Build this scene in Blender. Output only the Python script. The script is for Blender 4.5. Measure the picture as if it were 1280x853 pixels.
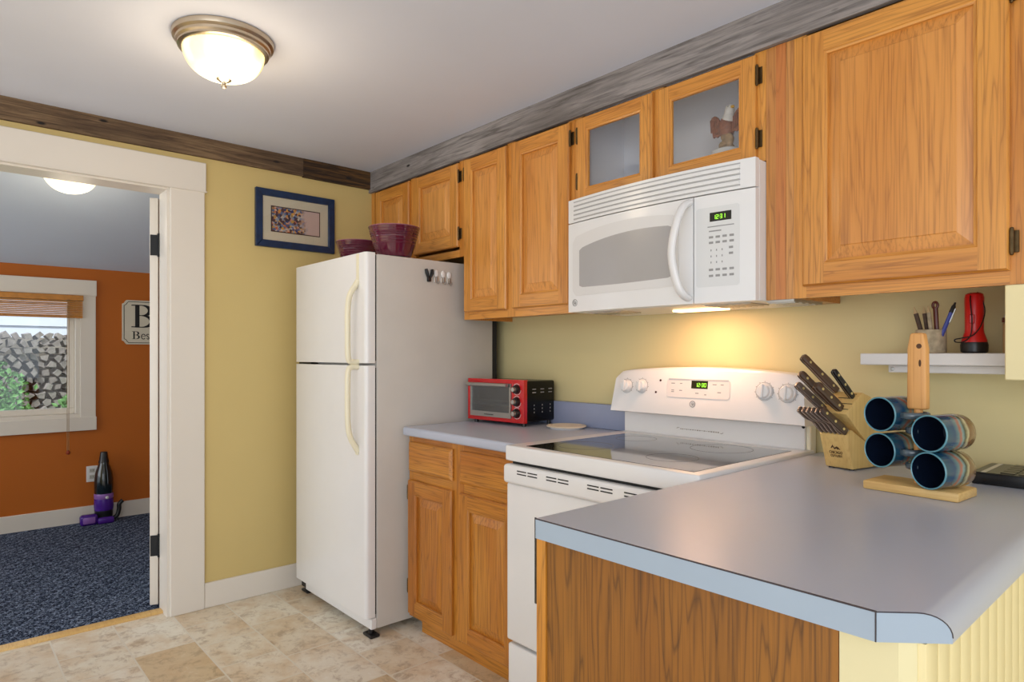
import bpy, bmesh, math, random
from mathutils import Vector, Matrix, Euler
PI = math.pi
random.seed(7)
S = bpy.context.scene
for o in list(bpy.data.objects): bpy.data.objects.remove(o)

# ------------------------------------------------------------------ camera
cd = bpy.data.cameras.new('camera'); cam = bpy.data.objects.new('camera', cd); S.collection.objects.link(cam)
cam.location = (3.369, -2.205, 1.24)
cam.rotation_euler = (PI/2, 0, math.atan2(0.7466, 0.6652))
cd.sensor_width = 36; cd.lens = 812/1280*36; cd.shift_y = 0.0129; cd.clip_start = 0.05
S.camera = cam

# ------------------------------------------------------------------ world, lights, exposure
W = bpy.data.worlds.new('world'); S.world = W; W.use_nodes = True
wb = W.node_tree.nodes['Background']; wb.inputs[0].default_value = (0.84, 0.92, 1.0, 1); wb.inputs[1].default_value = 1.1
S.view_settings.view_transform = 'Standard'; S.view_settings.look = 'None'
S.view_settings.exposure = 0.25; S.view_settings.gamma = 1; S.view_settings.use_curve_mapping = False

def area(name, loc, rot, sx, sy, power, col):
    l = bpy.data.lights.new(name, 'AREA'); l.shape = 'RECTANGLE'; l.size = sx; l.size_y = sy; l.energy = power; l.color = col
    o = bpy.data.objects.new(name, l); o.location = loc; o.rotation_euler = rot; S.collection.objects.link(o); return o
def point(name, loc, power, col, r=0.05):
    l = bpy.data.lights.new(name, 'POINT'); l.energy = power; l.color = col; l.shadow_soft_size = r
    o = bpy.data.objects.new(name, l); o.location = loc; S.collection.objects.link(o); return o
# added fill light for unseen daylight, behind and left of the camera
area('daylight_fill', (4.6, -4.6, 1.5), (math.radians(90), 0, math.radians(35)), 3.0, 1.8, 40, (0.93, 0.96, 1.0))
sl_ = bpy.data.lights.new('sun', 'SUN'); sl_.energy = 4.0; sl_.angle = 0.03; sl_.color = (1.0, 0.96, 0.88)
sun = bpy.data.objects.new('sun', sl_); S.collection.objects.link(sun); sun.rotation_euler = Vector((-0.45, 0.5, -0.74)).to_track_quat('-Z', 'Y').to_euler()
area('far_room_fill', (-1.2, -3.6, 1.3), (math.radians(90), 0, 0), 1.8, 1.4, 15, (0.92, 0.95, 1.0))  # added fill light for the far room, evens out its ceiling

# ------------------------------------------------------------------ materials
def lin(c):
    c = c/255.0
    return c/12.92 if c <= 0.04045 else ((c+0.055)/1.055)**2.4
def C3(r, g, b): return (lin(r), lin(g), lin(b), 1)
def newmat(name):
    m = bpy.data.materials.new(name); m.use_nodes = True
    return m, m.node_tree, m.node_tree.nodes['Principled BSDF']
def nd(t, typ, **kw):
    n = t.nodes.new(typ)
    for k, v in kw.items():
        if k in n.inputs: n.inputs[k].default_value = v
        else: setattr(n, k, v)
    return n
def lk(t, a, b): t.links.new(a, b)
def ramp(t, fac, stops):
    r = t.nodes.new('ShaderNodeValToRGB'); e = r.color_ramp.elements
    e[0].position, e[0].color = stops[0]; e[1].position, e[1].color = stops[-1]
    for p, c in stops[1:-1]:
        x = e.new(p); x.color = c
    lk(t, fac, r.inputs[0]); return r.outputs[0]
def mixc(t, fac, a, b, mode='MIX'):
    m = t.nodes.new('ShaderNodeMix'); m.data_type = 'RGBA'; m.blend_type = mode
    for i, v in ((0, fac), (6, a), (7, b)):
        if hasattr(v, 'links'): lk(t, v, m.inputs[i])
        else: m.inputs[i].default_value = v
    return m.outputs[2]
def coords(t, scale=(1, 1, 1), rnd=True, rot=(0, 0, 0)):
    tc = t.nodes.new('ShaderNodeTexCoord'); mp = t.nodes.new('ShaderNodeMapping')
    mp.inputs['Scale'].default_value = scale; mp.inputs['Rotation'].default_value = rot
    if rnd:
        oi = t.nodes.new('ShaderNodeObjectInfo'); mu = nd(t, 'ShaderNodeMath', operation='MULTIPLY'); mu.inputs[1].default_value = 13.7
        lk(t, oi.outputs['Random'], mu.inputs[0]); ad = nd(t, 'ShaderNodeVectorMath', operation='ADD')
        lk(t, tc.outputs['Object'], ad.inputs[0]); cb = t.nodes.new('ShaderNodeCombineXYZ')
        lk(t, mu.outputs[0], cb.inputs[0]); lk(t, mu.outputs[0], cb.inputs[1]); lk(t, cb.outputs[0], ad.inputs[1])
        lk(t, ad.outputs[0], mp.inputs[0])
    else: lk(t, tc.outputs['Object'], mp.inputs[0])
    return mp.outputs[0]
def bump(t, b, h, strength=0.2, dist=0.002):
    n = nd(t, 'ShaderNodeBump', Strength=strength, Distance=dist); lk(t, h, n.inputs['Height']); lk(t, n.outputs[0], b.inputs['Normal'])
def plain(name, col, rough=0.5, metal=0, bumps=0, var=0.0, scale=8, emit=0, coat=0, spec=None):
    m, t, b = newmat(name)
    b.inputs['Roughness'].default_value = rough; b.inputs['Metallic'].default_value = metal
    if spec is not None: b.inputs['Specular IOR Level'].default_value = spec
    if coat: b.inputs['Coat Weight'].default_value = coat; b.inputs['Coat Roughness'].default_value = 0.08
    co = coords(t); n = nd(t, 'ShaderNodeTexNoise', Scale=scale, Detail=4.0); lk(t, co, n.inputs[0])
    lo = tuple(max(0, c*(1-var)) for c in col[:3])+(1,); hi = tuple(min(1, c*(1+var)) for c in col[:3])+(1,)
    lk(t, ramp(t, n.outputs[0], [(0.3, lo), (0.7, hi)]), b.inputs['Base Color'])
    if bumps:
        n2 = nd(t, 'ShaderNodeTexNoise', Scale=bumps, Detail=3.0); lk(t, co, n2.inputs[0]); bump(t, b, n2.outputs[0], 0.15, 0.002)
    if emit:
        b.inputs['Emission Color'].default_value = col; b.inputs['Emission Strength'].default_value = emit
    return m
def oak(name, axis, light, mid, dark, rough=0.36, rings=20.0, streak=0.5, coat=0.25):
    """grain runs along axis 'x','y' or 'z'"""
    m, t, b = newmat(name)
    def sc(a, g): return tuple(g if ax == axis else a for ax in 'xyz')
    n1 = nd(t, 'ShaderNodeTexNoise', Scale=1.0, Detail=4.0, Roughness=0.5); lk(t, coords(t, sc(8.5, 0.55)), n1.inputs[0])
    mu = nd(t, 'ShaderNodeMath', operation='MULTIPLY'); lk(t, n1.outputs[0], mu.inputs[0]); mu.inputs[1].default_value = rings
    fr = nd(t, 'ShaderNodeMath', operation='FRACT'); lk(t, mu.outputs[0], fr.inputs[0])
    lines = ramp(t, fr.outputs[0], [(0.0, (0.9, 0.9, 0.9, 1)), (0.10, (0.3, 0.3, 0.3, 1)), (0.45, (0, 0, 0, 1)), (0.85, (0.15, 0.15, 0.15, 1)), (1.0, (0.8, 0.8, 0.8, 1))])
    n2 = nd(t, 'ShaderNodeTexNoise', Scale=1.0, Detail=3.0); lk(t, coords(t, sc(210, 4)), n2.inputs[0])
    pores = ramp(t, n2.outputs[0], [(0.5, (0, 0, 0, 1)), (0.72, (1, 1, 1, 1))])
    n3 = nd(t, 'ShaderNodeTexNoise', Scale=1.0, Detail=2.0); lk(t, coords(t, sc(4.5, 0.8)), n3.inputs[0])
    base = mixc(t, ramp(t, n3.outputs[0], [(0.35, (0, 0, 0, 1)), (0.65, (1, 1, 1, 1))]), light, mid)
    s1 = nd(t, 'ShaderNodeMath', operation='MULTIPLY'); s1.inputs[1].default_value = streak; lk(t, lines, s1.inputs[0])
    c1 = mixc(t, s1.outputs[0], base, dark)
    s2 = nd(t, 'ShaderNodeMath', operation='MULTIPLY'); s2.inputs[1].default_value = 0.5; lk(t, pores, s2.inputs[0])
    lk(t, mixc(t, s2.outputs[0], c1, dark), b.inputs['Base Color'])
    b.inputs['Roughness'].default_value = rough; b.inputs['Coat Weight'].default_value = coat; b.inputs['Coat Roughness'].default_value = 0.2
    bump(t, b, n2.outputs[0], 0.08, 0.001)
    return m
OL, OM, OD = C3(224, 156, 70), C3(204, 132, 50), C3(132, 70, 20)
oak_v = oak('oak_vertical', 'z', OL, OM, OD); oak_h = oak('oak_horizontal', 'x', OL, OM, OD)
oak_p = oak('oak_panel', 'z', C3(226, 158, 80), C3(210, 138, 60), C3(140, 78, 28), rings=14, streak=0.4)
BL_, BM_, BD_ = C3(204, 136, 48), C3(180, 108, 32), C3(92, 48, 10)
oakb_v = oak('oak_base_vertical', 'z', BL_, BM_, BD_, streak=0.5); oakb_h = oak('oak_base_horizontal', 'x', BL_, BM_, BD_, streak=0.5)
oak_dark = oak('oak_shadow_board', 'x', C3(150, 84, 34), C3(120, 62, 24), C3(70, 34, 14))
oak_s1 = oak('oak_strip_red', 'z', C3(208, 134, 70), C3(194, 116, 56), C3(136, 70, 30), streak=0.4)
oak_s2 = oak('oak_strip_pale', 'z', C3(220, 158, 88), C3(200, 136, 70), C3(140, 84, 40), streak=0.7)
ply = oak('stained_plywood', 'z', C3(160, 104, 32), C3(132, 78, 18), C3(52, 28, 8), rough=0.5, rings=20, streak=0.7, coat=0.05)
pine = oak('pale_pine', 'x', C3(232, 196, 130), C3(222, 182, 112), C3(196, 146, 80), rough=0.5, rings=10, streak=0.4, coat=0.1)
pine_v = oak('pine_post', 'z', C3(226, 172, 104), C3(214, 152, 84), C3(176, 106, 50), rough=0.5, rings=10, streak=0.5, coat=0.1)
maple = oak('block_maple', 'z', C3(230, 196, 126), C3(220, 184, 112), C3(196, 150, 84), rough=0.45, rings=8, streak=0.35, coat=0.1)
barn_k = dict()
def barn(name, axis, a, b_, c_):
    m, t, b = newmat(name)
    def sc(x, g): return tuple(g if ax == axis else x for ax in 'xyz')
    n = nd(t, 'ShaderNodeTexNoise', Scale=1.0, Detail=6.0, Roughness=0.65, Distortion=0.6); lk(t, coords(t, sc(70, 4.0)), n.inputs[0])
    n2 = nd(t, 'ShaderNodeTexNoise', Scale=1.0, Detail=3.0); lk(t, coords(t, sc(5, 1.8)), n2.inputs[0])
    v = nd(t, 'ShaderNodeTexVoronoi', Scale=1.0); lk(t, coords(t, sc(13, 5)), v.inputs[0])
    base = ramp(t, n.outputs[0], [(0.3, c_), (0.45, b_), (0.62, a), (0.8, b_)])
    base = mixc(t, ramp(t, n2.outputs[0], [(0.42, (0, 0, 0, 1)), (0.75, (0.7, 0.7, 0.7, 1))]), base, c_)
    base = mixc(t, ramp(t, v.outputs['Distance'], [(0.05, (1, 1, 1, 1)), (0.11, (0, 0, 0, 1))]), base, C3(25, 20, 18))
    lk(t, base, b.inputs['Base Color']); b.inputs['Roughness'].default_value = 0.85
    bump(t, b, n.outputs[0], 0.5, 0.004)
    return m
barn_grey = barn('barnwood_grey', 'x', C3(158, 150, 146), C3(126, 120, 118), C3(84, 76, 70))
barn_brown = barn('barnwood_brown', 'y', C3(128, 104, 76), C3(100, 78, 56), C3(58, 42, 30))
barn_black = barn('barnwood_dark', 'y', C3(110, 76, 34), C3(58, 40, 22), C3(22, 14, 10))
def paint(name, col, rough=0.6, amt=0.05):
    m, t, b = newmat(name); co = coords(t, rnd=False)
    n = nd(t, 'ShaderNodeTexNoise', Scale=1.6, Detail=3.0); lk(t, co, n.inputs[0])
    lk(t, ramp(t, n.outputs[0], [(0.3, tuple(c*(1-amt) for c in col[:3])+(1,)), (0.7, col)]), b.inputs['Base Color'])
    n2 = nd(t, 'ShaderNodeTexNoise', Scale=160.0, Detail=2.0); lk(t, co, n2.inputs[0]); bump(t, b, n2.outputs[0], 0.08, 0.001)
    b.inputs['Roughness'].default_value = rough; return m
yellow = paint('yellow_wall_paint', C3(210, 186, 122)); rangewall = paint('pale_yellow_wall_paint', C3(214, 200, 148))
orange = paint('orange_wall_paint', C3(184, 96, 0), 0.6); ceil_m = paint('ceiling_paint', C3(216, 221, 236), 0.8)
ceil2_m = paint('porch_ceiling_paint', C3(206, 218, 232), 0.8)
trimw = paint('white_trim_paint', C3(226, 218, 206), 0.4, 0.02); cream = paint('cream_paint', C3(236, 220, 168), 0.5, 0.03)
cream2 = paint('cream_plaster', C3(226, 214, 168), 0.6, 0.05)
white = plain('white_appliance_enamel', C3(232, 230, 228), 0.28, var=0.01, coat=0.2)
white_tex = plain('white_textured_enamel', C3(222, 218, 214), 0.42, bumps=400, var=0.02)
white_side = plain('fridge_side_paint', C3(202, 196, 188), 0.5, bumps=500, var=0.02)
ivory = plain('ivory_plastic', C3(236, 228, 200), 0.35, var=0.01)
laminate = plain('grey_blue_laminate', C3(180, 185, 199), 0.30, var=0.02, scale=3, spec=0.6)
lam_edge = plain('sky_tint_laminate_edge', C3(158, 172, 186), 0.4, var=0.03, scale=3)  # bluer than the top: sky light on the edge put into the colour
black_pl = plain('black_plastic', C3(20, 20, 22), 0.35, var=0.05)
seam_m = plain('dark_seam', C3(60, 52, 56), 0.6)
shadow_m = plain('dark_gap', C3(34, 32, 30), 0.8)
bronze = plain('antique_bronze', C3(96, 76, 48), 0.4, 0.85, var=0.2, scale=60)
nickel = plain('brushed_nickel', C3(190, 176, 156), 0.28, 1.0, var=0.08, scale=20)
steel = plain('brushed_steel', C3(186, 182, 176), 0.34, 0.9, var=0.05)
darkmetal = plain('black_iron', C3(24, 24, 26), 0.5, 0.4)
navy = plain('navy_frame_paint', C3(14, 40, 74), 0.35, var=0.25, scale=30)
matboard = plain('cream_matboard', C3(214, 204, 180), 0.8, var=0.02)
plum = plain('plum_glaze', C3(86, 18, 44), 0.12, var=0.15, coat=0.7)
red_gloss = plain('red_enamel', C3(196, 14, 20), 0.2, var=0.05, coat=0.5)
red_pl = plain('red_plastic', C3(206, 22, 20), 0.3, var=0.04)
glassblack = plain('black_ceramic_glass', C3(24, 24, 28), 0.05, var=0.05, spec=0.75, coat=0.5)
ringm = plain('burner_ring_print', C3(120, 116, 112), 0.2)
mw_glass = plain('microwave_window_screen', C3(172, 168, 166), 0.22, var=0.01)
label_g = plain('grey_print', C3(150, 148, 146), 0.6)
clock_g = plain('clock_green', C3(150, 230, 60), 0.5, emit=1.6)
disp_b = plain('clock_glass', C3(34, 30, 14), 0.15)
purple = plain('purple_plastic', C3(70, 30, 130), 0.25, var=0.1); lilac = plain('lilac_plastic', C3(140, 96, 170), 0.3)
bamboo = plain('blind_wood', C3(196, 128, 46), 0.45, var=0.15, scale=25)
jean = plain('shard_bark', C3(128, 124, 124), 0.9, var=0.3, scale=14, bumps=40)
blackpaint = plain('black_sign_ink', C3(14, 13, 14), 0.6)
signw = plain('sign_cream_board', C3(212, 204, 184), 0.6, var=0.03)
ink_b = plain('burnt_brand_mark', C3(80, 50, 26), 0.7)
brass = plain('brass_rivet', C3(226, 206, 140), 0.3, 0.6)
bronze_w = oak('knife_handle_wood', 'z', C3(92, 66, 46), C3(74, 50, 34), C3(34, 22, 16), rough=0.35, streak=0.7)
greyhandle = oak('steak_handle_wood', 'z', C3(112, 94, 82), C3(88, 70, 58), C3(40, 28, 24), rough=0.3, streak=0.8)
birch = plain('birch_bark', C3(176, 160, 132), 0.9, var=0.25, scale=60, bumps=80)
twig = plain('twig_bark', C3(84, 66, 54), 0.85, var=0.25, scale=80, bumps=120); twigtip = plain('sharpened_twig', C3(196, 168, 124), 0.7)
reddish = plain('dark_red_wood', C3(92, 34, 22), 0.4, var=0.15)
feather_b = plain('eagle_brown', C3(142, 90, 66), 0.6, var=0.35, scale=60, bumps=150); feather_w = plain('eagle_white', C3(216, 212, 204), 0.6, var=0.1, scale=60, bumps=150)
rockm = plain('figurine_rock', C3(160, 132, 98), 0.8, var=0.35, scale=50, bumps=90); rockd = plain('figurine_dark_base', C3(92, 84, 88), 0.6, var=0.2)
porcelain = plain('white_porcelain', C3(216, 214, 210), 0.25); cabin = plain('white_melamine', C3(238, 240, 246), 0.5)
amber = plain('amber_beak', C3(214, 170, 60), 0.5)
grassm = plain('grass_green', C3(120, 170, 84), 0.9, var=0.3, scale=10)
leafm = plain('leaf_green', C3(96, 150, 86), 0.7, var=0.3, scale=6)
siding_m = plain('pale_blue_siding', C3(196, 208, 224), 0.6, var=0.03)
carb = plain('jar_gold', C3(200, 160, 110), 0.35, var=0.1)
pen_b = plain('pen_blue', C3(60, 70, 150), 0.3)
def glassy(name, alpha=0.85, tint=(1, 1, 1, 1), rough=0.02):
    m, t, b = newmat(name); out = t.nodes['Material Output']
    tr = nd(t, 'ShaderNodeBsdfTransparent'); tr.inputs[0].default_value = tint
    gl = nd(t, 'ShaderNodeBsdfGlossy', Roughness=rough); mx = t.nodes.new('ShaderNodeMixShader')
    lw = nd(t, 'ShaderNodeLayerWeight', Blend=0.25); mm = nd(t, 'ShaderNodeMath', operation='MAXIMUM'); mm.inputs[1].default_value = 1-alpha
    lk(t, lw.outputs['Fresnel'], mm.inputs[0]); lk(t, mm.outputs[0], mx.inputs[0]); lk(t, tr.outputs[0], mx.inputs[1]); lk(t, gl.outputs[0], mx.inputs[2])
    lk(t, mx.outputs[0], out.inputs[0]); return m
pane = glassy('clear_glass', 0.94); pane2 = glassy('oven_glass', 0.8, (0.45, 0.5, 0.5, 1)); hookclear = glassy('clear_plastic', 0.8, (0.8, 0.78, 0.76, 1), 0.2)
def lampmat(name, col, st, edge, est):
    m, t, b = newmat(name); b.inputs['Base Color'].default_value = (0.85, 0.8, 0.65, 1); b.inputs['Roughness'].default_value = 0.15
    tc = nd(t, 'ShaderNodeTexCoord'); g = nd(t, 'ShaderNodeTexNoise', Scale=7.0, Detail=1.0); lk(t, tc.outputs['Object'], g.inputs[0])
    f = ramp(t, g.outputs[0], [(0.38, (0, 0, 0, 1)), (0.56, (1, 1, 1, 1))])
    lk(t, mixc(t, f, edge, col), b.inputs['Emission Color'])
    mr = nd(t, 'ShaderNodeMapRange'); mr.inputs[3].default_value = est; mr.inputs[4].default_value = st; lk(t, f, mr.inputs[0]); lk(t, mr.outputs[0], b.inputs['Emission Strength'])
    return m
dome_m = lampmat('lit_ribbed_glass', (1, 0.86, 0.55, 1), 1.8, (1, 0.72, 0.22, 1), 0.75)
dome2_m = lampmat('lit_opal_glass', (1, 0.88, 0.62, 1), 1.7, (1, 0.84, 0.5, 1), 1.1)
hood_lens = plain('hood_lamp_lens', (1, 0.62, 0.3, 1), 0.4, emit=4)
# floor: vinyl printed as stone tiles of several sizes
def floor_mat():
    m, t, b = newmat('stone_pattern_vinyl'); co = coords(t, rnd=False)
    br = nd(t, 'ShaderNodeTexBrick', offset=0.37, offset_frequency=2, squash=0.62, squash_frequency=2)
    br.inputs['Scale'].default_value = 1.0; br.inputs['Mortar Size'].default_value = 0.0035; br.inputs['Mortar Smooth'].default_value = 0.2
    br.inputs['Brick Width'].default_value = 0.40; br.inputs['Row Height'].default_value = 0.235; br.inputs['Bias'].default_value = 0
    br.inputs['Color1'].default_value = (0, 0, 0, 1); br.inputs['Color2'].default_value = (1, 1, 1, 1); br.inputs['Mortar'].default_value = (0.5, 0.5, 0.5, 1)
    lk(t, co, br.inputs[0])
    tone = ramp(t, br.outputs[0], [(0.1, C3(236, 229, 212)), (0.4, C3(222, 208, 184)), (0.65, C3(242, 238, 226)), (0.9, C3(214, 192, 156))])
    ad = nd(t, 'ShaderNodeVectorMath', operation='MULTIPLY_ADD'); lk(t, br.outputs[0], ad.inputs[0]); ad.inputs[1].default_value = (7, 5, 3); lk(t, co, ad.inputs[2])
    n = nd(t, 'ShaderNodeTexNoise', Scale=16.0, Detail=9.0, Roughness=0.75, Distortion=0.4); lk(t, ad.outputs[0], n.inputs[0])
    n2 = nd(t, 'ShaderNodeTexNoise', Scale=6.0, Detail=6.0, Roughness=0.6, Distortion=0.3); lk(t, ad.outputs[0], n2.inputs[0])
    c = mixc(t, ramp(t, n2.outputs[0], [(0.42, (0, 0, 0, 1)), (0.68, (0.75, 0.75, 0.75, 1))]), tone, C3(206, 174, 132))
    c = mixc(t, ramp(t, n.outputs[0], [(0.50, (0, 0, 0, 1)), (0.62, (0.55, 0.55, 0.55, 1)), (0.8, (0.8, 0.8, 0.8, 1))]), c, C3(160, 134, 104))
    c = mixc(t, ramp(t, n.outputs[0], [(0.25, (0.7, 0.7, 0.7, 1)), (0.42, (0, 0, 0, 1))]), c, C3(244, 240, 230))
    c = mixc(t, br.outputs['Fac'], c, C3(224, 216, 200))
    lk(t, c, b.inputs['Base Color']); b.inputs['Roughness'].default_value = 0.42
    bump(t, b, n.outputs[0], 0.08, 0.001); return m
floor_m = floor_mat()
def carpet_mat():
    m, t, b = newmat('navy_loop_carpet'); co = coords(t, rnd=False)
    n = nd(t, 'ShaderNodeTexNoise', Scale=100.0, Detail=2.0, Roughness=0.8); lk(t, co, n.inputs[0])
    w = nd(t, 'ShaderNodeTexWave', Scale=9.0, Distortion=1.5, Detail=2.0); w.bands_direction = 'DIAGONAL'; lk(t, co, w.inputs[0])
    c = ramp(t, n.outputs[0], [(0.38, C3(12, 18, 30)), (0.5, C3(52, 64, 86)), (0.62, C3(132, 144, 164))])
    c = mixc(t, 0.25, c, w.outputs[0], 'OVERLAY')
    lk(t, c, b.inputs['Base Color']); b.inputs['Roughness'].default_value = 0.95; b.inputs['Specular IOR Level'].default_value = 0.1
    bump(t, b, n.outputs[0], 0.8, 0.006); return m
carpet_m = carpet_mat()
def mug_mat():
    m, t, b = newmat('drip_glaze'); tc = nd(t, 'ShaderNodeTexCoord'); sp = nd(t, 'ShaderNodeSeparateXYZ'); lk(t, tc.outputs['Object'], sp.inputs[0])
    n = nd(t, 'ShaderNodeTexNoise', Scale=22.0, Detail=3.0); lk(t, coords(t, (1, 0.6, 1)), n.inputs[0])
    ma = nd(t, 'ShaderNodeMath', operation='MULTIPLY_ADD'); lk(t, n.outputs[0], ma.inputs[0]); ma.inputs[1].default_value = 0.03; lk(t, sp.outputs[1], ma.inputs[2])
    mr = nd(t, 'ShaderNodeMapRange'); mr.inputs[1].default_value = -0.040; mr.inputs[2].default_value = 0.064; lk(t, ma.outputs[0], mr.inputs[0])
    c = ramp(t, mr.outputs[0], [(0.0, C3(22, 78, 96)), (0.3, C3(22, 66, 100)), (0.42, C3(84, 118, 122)), (0.5, C3(160, 92, 70)), (0.57, C3(110, 140, 140)), (0.64, C3(44, 54, 38)), (0.73, C3(176, 166, 126)), (0.78, C3(110, 76, 46)), (1.0, C3(132, 104, 70))])
    lk(t, c, b.inputs['Base Color']); b.inputs['Roughness'].default_value = 0.15; b.inputs['Coat Weight'].default_value = 0.5; return m
mug_m = mug_mat(); mug_in = plain('mug_dark_inner_glaze', C3(16, 26, 44), 0.2); mug_rim = plain('mug_rim_glaze', C3(96, 150, 164), 0.2)
mug_h = plain('mug_handle_glaze', C3(70, 84, 92), 0.18, var=0.3, scale=40, coat=0.5)
def picture_mat():
    m, t, b = newmat('painted_scene'); co = coords(t, rnd=False)
    v = nd(t, 'ShaderNodeTexVoronoi', Scale=85.0); lk(t, co, v.inputs[0]); n = nd(t, 'ShaderNodeTexNoise', Scale=26.0, Detail=3.0); lk(t, co, n.inputs[0])
    sp = nd(t, 'ShaderNodeSeparateXYZ'); lk(t, v.outputs['Color'], sp.inputs[0])
    a = ramp(t, sp.outputs[0], [(0.0, C3(40, 50, 110)), (0.2, C3(120, 140, 170)), (0.38, C3(210, 200, 180)), (0.52, C3(200, 90, 50)), (0.62, C3(220, 170, 70)), (0.75, C3(90, 50, 60)), (1.0, C3(50, 40, 50))])
    tc = nd(t, 'ShaderNodeTexCoord'); s2 = nd(t, 'ShaderNodeSeparateXYZ'); lk(t, tc.outputs['Generated'], s2.inputs[0])
    f = nd(t, 'ShaderNodeMath', operation='MULTIPLY_ADD'); lk(t, n.outputs[0], f.inputs[0]); f.inputs[1].default_value = 0.5; lk(t, s2.outputs[1], f.inputs[2])
    c = mixc(t, ramp(t, f.outputs[0], [(0.8, (0, 0, 0, 1)), (1.0, (1, 1, 1, 1))]), a, C3(206, 180, 172))
    lk(t, c, b.inputs['Base Color']); b.inputs['Roughness'].default_value = 0.35; return m
pic_m = picture_mat()

# ------------------------------------------------------------------ mesh building
FR = {}                       # root name -> world matrix
class MB:
    def __init__(s): s.v = []; s.f = []; s.m = []
    def add(s, vs, fs, mi=0, M=None):
        o = len(s.v); s.v += [tuple(M @ Vector(v)) if M else tuple(v) for v in vs]
        s.f += [tuple(i+o for i in f) for f in fs]; s.m += [mi]*len(fs); return s
    def bm(s, b, mi=0, M=None):
        b.verts.index_update(); s.add([v.co[:] for v in b.verts], [[v.index for v in f.verts] for f in b.faces], mi, M); b.free(); return s
    def box(s, x0, x1, y0, y1, z0, z1, r=0, seg=2, mi=0, M=None, edges=None):
        b = bmesh.new(); bmesh.ops.create_cube(b, size=1)
        for v in b.verts: v.co = ((x0+x1)/2+v.co.x*(x1-x0), (y0+y1)/2+v.co.y*(y1-y0), (z0+z1)/2+v.co.z*(z1-z0))
        if r:
            es = [e for e in b.edges if edges is None or edges(e)]
            bmesh.ops.bevel(b, geom=es, offset=r, segments=seg, affect='EDGES', profile=0.5)
        return s.bm(b, mi, M)
    def prism(s, pts, lo, hi, axis='z', r=0, seg=2, mi=0, M=None, edges=None):
        """pts polygon in the other two axes, extruded from lo to hi along axis"""
        def P(a, b_, c): return {'z': (a, b_, c), 'y': (a, c, b_), 'x': (c, a, b_)}[axis]
        b = bmesh.new(); n = len(pts)
        A = [b.verts.new(P(p[0], p[1], lo)) for p in pts]; B = [b.verts.new(P(p[0], p[1], hi)) for p in pts]
        b.faces.new(A); b.faces.new(B[::-1])
        for i in range(n): b.faces.new((A[i], B[i], B[(i+1) % n], A[(i+1) % n]))
        bmesh.ops.recalc_face_normals(b, faces=b.faces[:])
        if r:
            es = [e for e in b.edges if edges is None or edges(e)]
            bmesh.ops.bevel(b, geom=es, offset=r, segments=seg, affect='EDGES', profile=0.5)
        return s.bm(b, mi, M)
    def lathe(s, prof, seg=32, M=None, mi=0, ang=2*PI):
        """prof: (r,z) list about z"""
        vs = []; fs = []; n = len(prof)
        for k in range(seg):
            a = ang*k/seg
            for r, z in prof: vs.append((r*math.cos(a), r*math.sin(a), z))
        for k in range(seg):
            k2 = (k+1) % seg
            for i in range(n-1):
                fs.append((k*n+i, k2*n+i, k2*n+i+1, k*n+i+1))
        b = bmesh.new(); V = [b.verts.new(v) for v in vs]
        for f in fs:
            try: b.faces.new([V[i] for i in f])
            except ValueError: pass
        bmesh.ops.remove_doubles(b, verts=b.verts[:], dist=1e-5)
        bmesh.ops.recalc_face_normals(b, faces=b.faces[:])
        return s.bm(b, mi, M)
    def tube(s, pts, rad, seg=10, mi=0, M=None, flat=None):
        pts = [Vector(p) for p in pts]; n = len(pts); rings = []
        rad = rad if isinstance(rad, (list, tuple)) else [rad]*n
        prevn = None
        for i, p in enumerate(pts):
            d = (pts[min(i+1, n-1)]-pts[max(i-1, 0)]).normalized()
            up = prevn if prevn is not None else (Vector((0, 0, 1)) if abs(d.z) < 0.9 else Vector((1, 0, 0)))
            a = (up-d*up.dot(d)).normalized(); b = d.cross(a); prevn = a
            k = flat or (1, 1)
            rings.append([p+a*math.cos(2*PI*j/seg)*rad[i]*k[0]+b*math.sin(2*PI*j/seg)*rad[i]*k[1] for j in range(seg)])
        vs = [v for r in rings for v in r]; fs = []
        for i in range(n-1):
            for j in range(seg):
                fs.append((i*seg+j, i*seg+(j+1) % seg, (i+1)*seg+(j+1) % seg, (i+1)*seg+j))
        fs.append(tuple(range(seg))[::-1]); fs.append(tuple((n-1)*seg+j for j in range(seg)))
        return s.add(vs, fs, mi, M)
    def ball(s, c, r, seg=16, mi=0, M=None, sub=None):
        b = bmesh.new(); bmesh.ops.create_uvsphere(b, u_segments=seg, v_segments=max(6, seg//2), radius=1)
        rr = r if isinstance(r, (list, tuple)) else (r, r, r)
        for v in b.verts: v.co = (c[0]+v.co.x*rr[0], c[1]+v.co.y*rr[1], c[2]+v.co.z*rr[2])
        return s.bm(b, mi, M)
    def ribbon(s, pts, M, th=0.0008, mi=0):
        """pts: (x, y, halfwidth) stroke in a plane, given thickness th along local z"""
        n = len(pts); vs = []
        for i, (x, y, w) in enumerate(pts):
            x0, y0, _ = pts[max(i-1, 0)]; x1, y1, _ = pts[min(i+1, n-1)]
            d = Vector((x1-x0, y1-y0)).normalized(); nx, ny = -d.y*w, d.x*w
            vs += [(x+nx, y+ny, th), (x-nx, y-ny, th), (x+nx, y+ny, 0), (x-nx, y-ny, 0)]
        fs = []
        for i in range(n-1):
            a = 4*i; b = a+4
            fs += [(a, a+1, b+1, b), (a+2, b+2, b+3, a+3), (a, b, b+2, a+2), (a+1, a+3, b+3, b+1)]
        fs += [(0, 2, 3, 1), (4*n-4, 4*n-3, 4*n-1, 4*n-2)]
        return s.add(vs, fs, mi, M)
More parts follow.
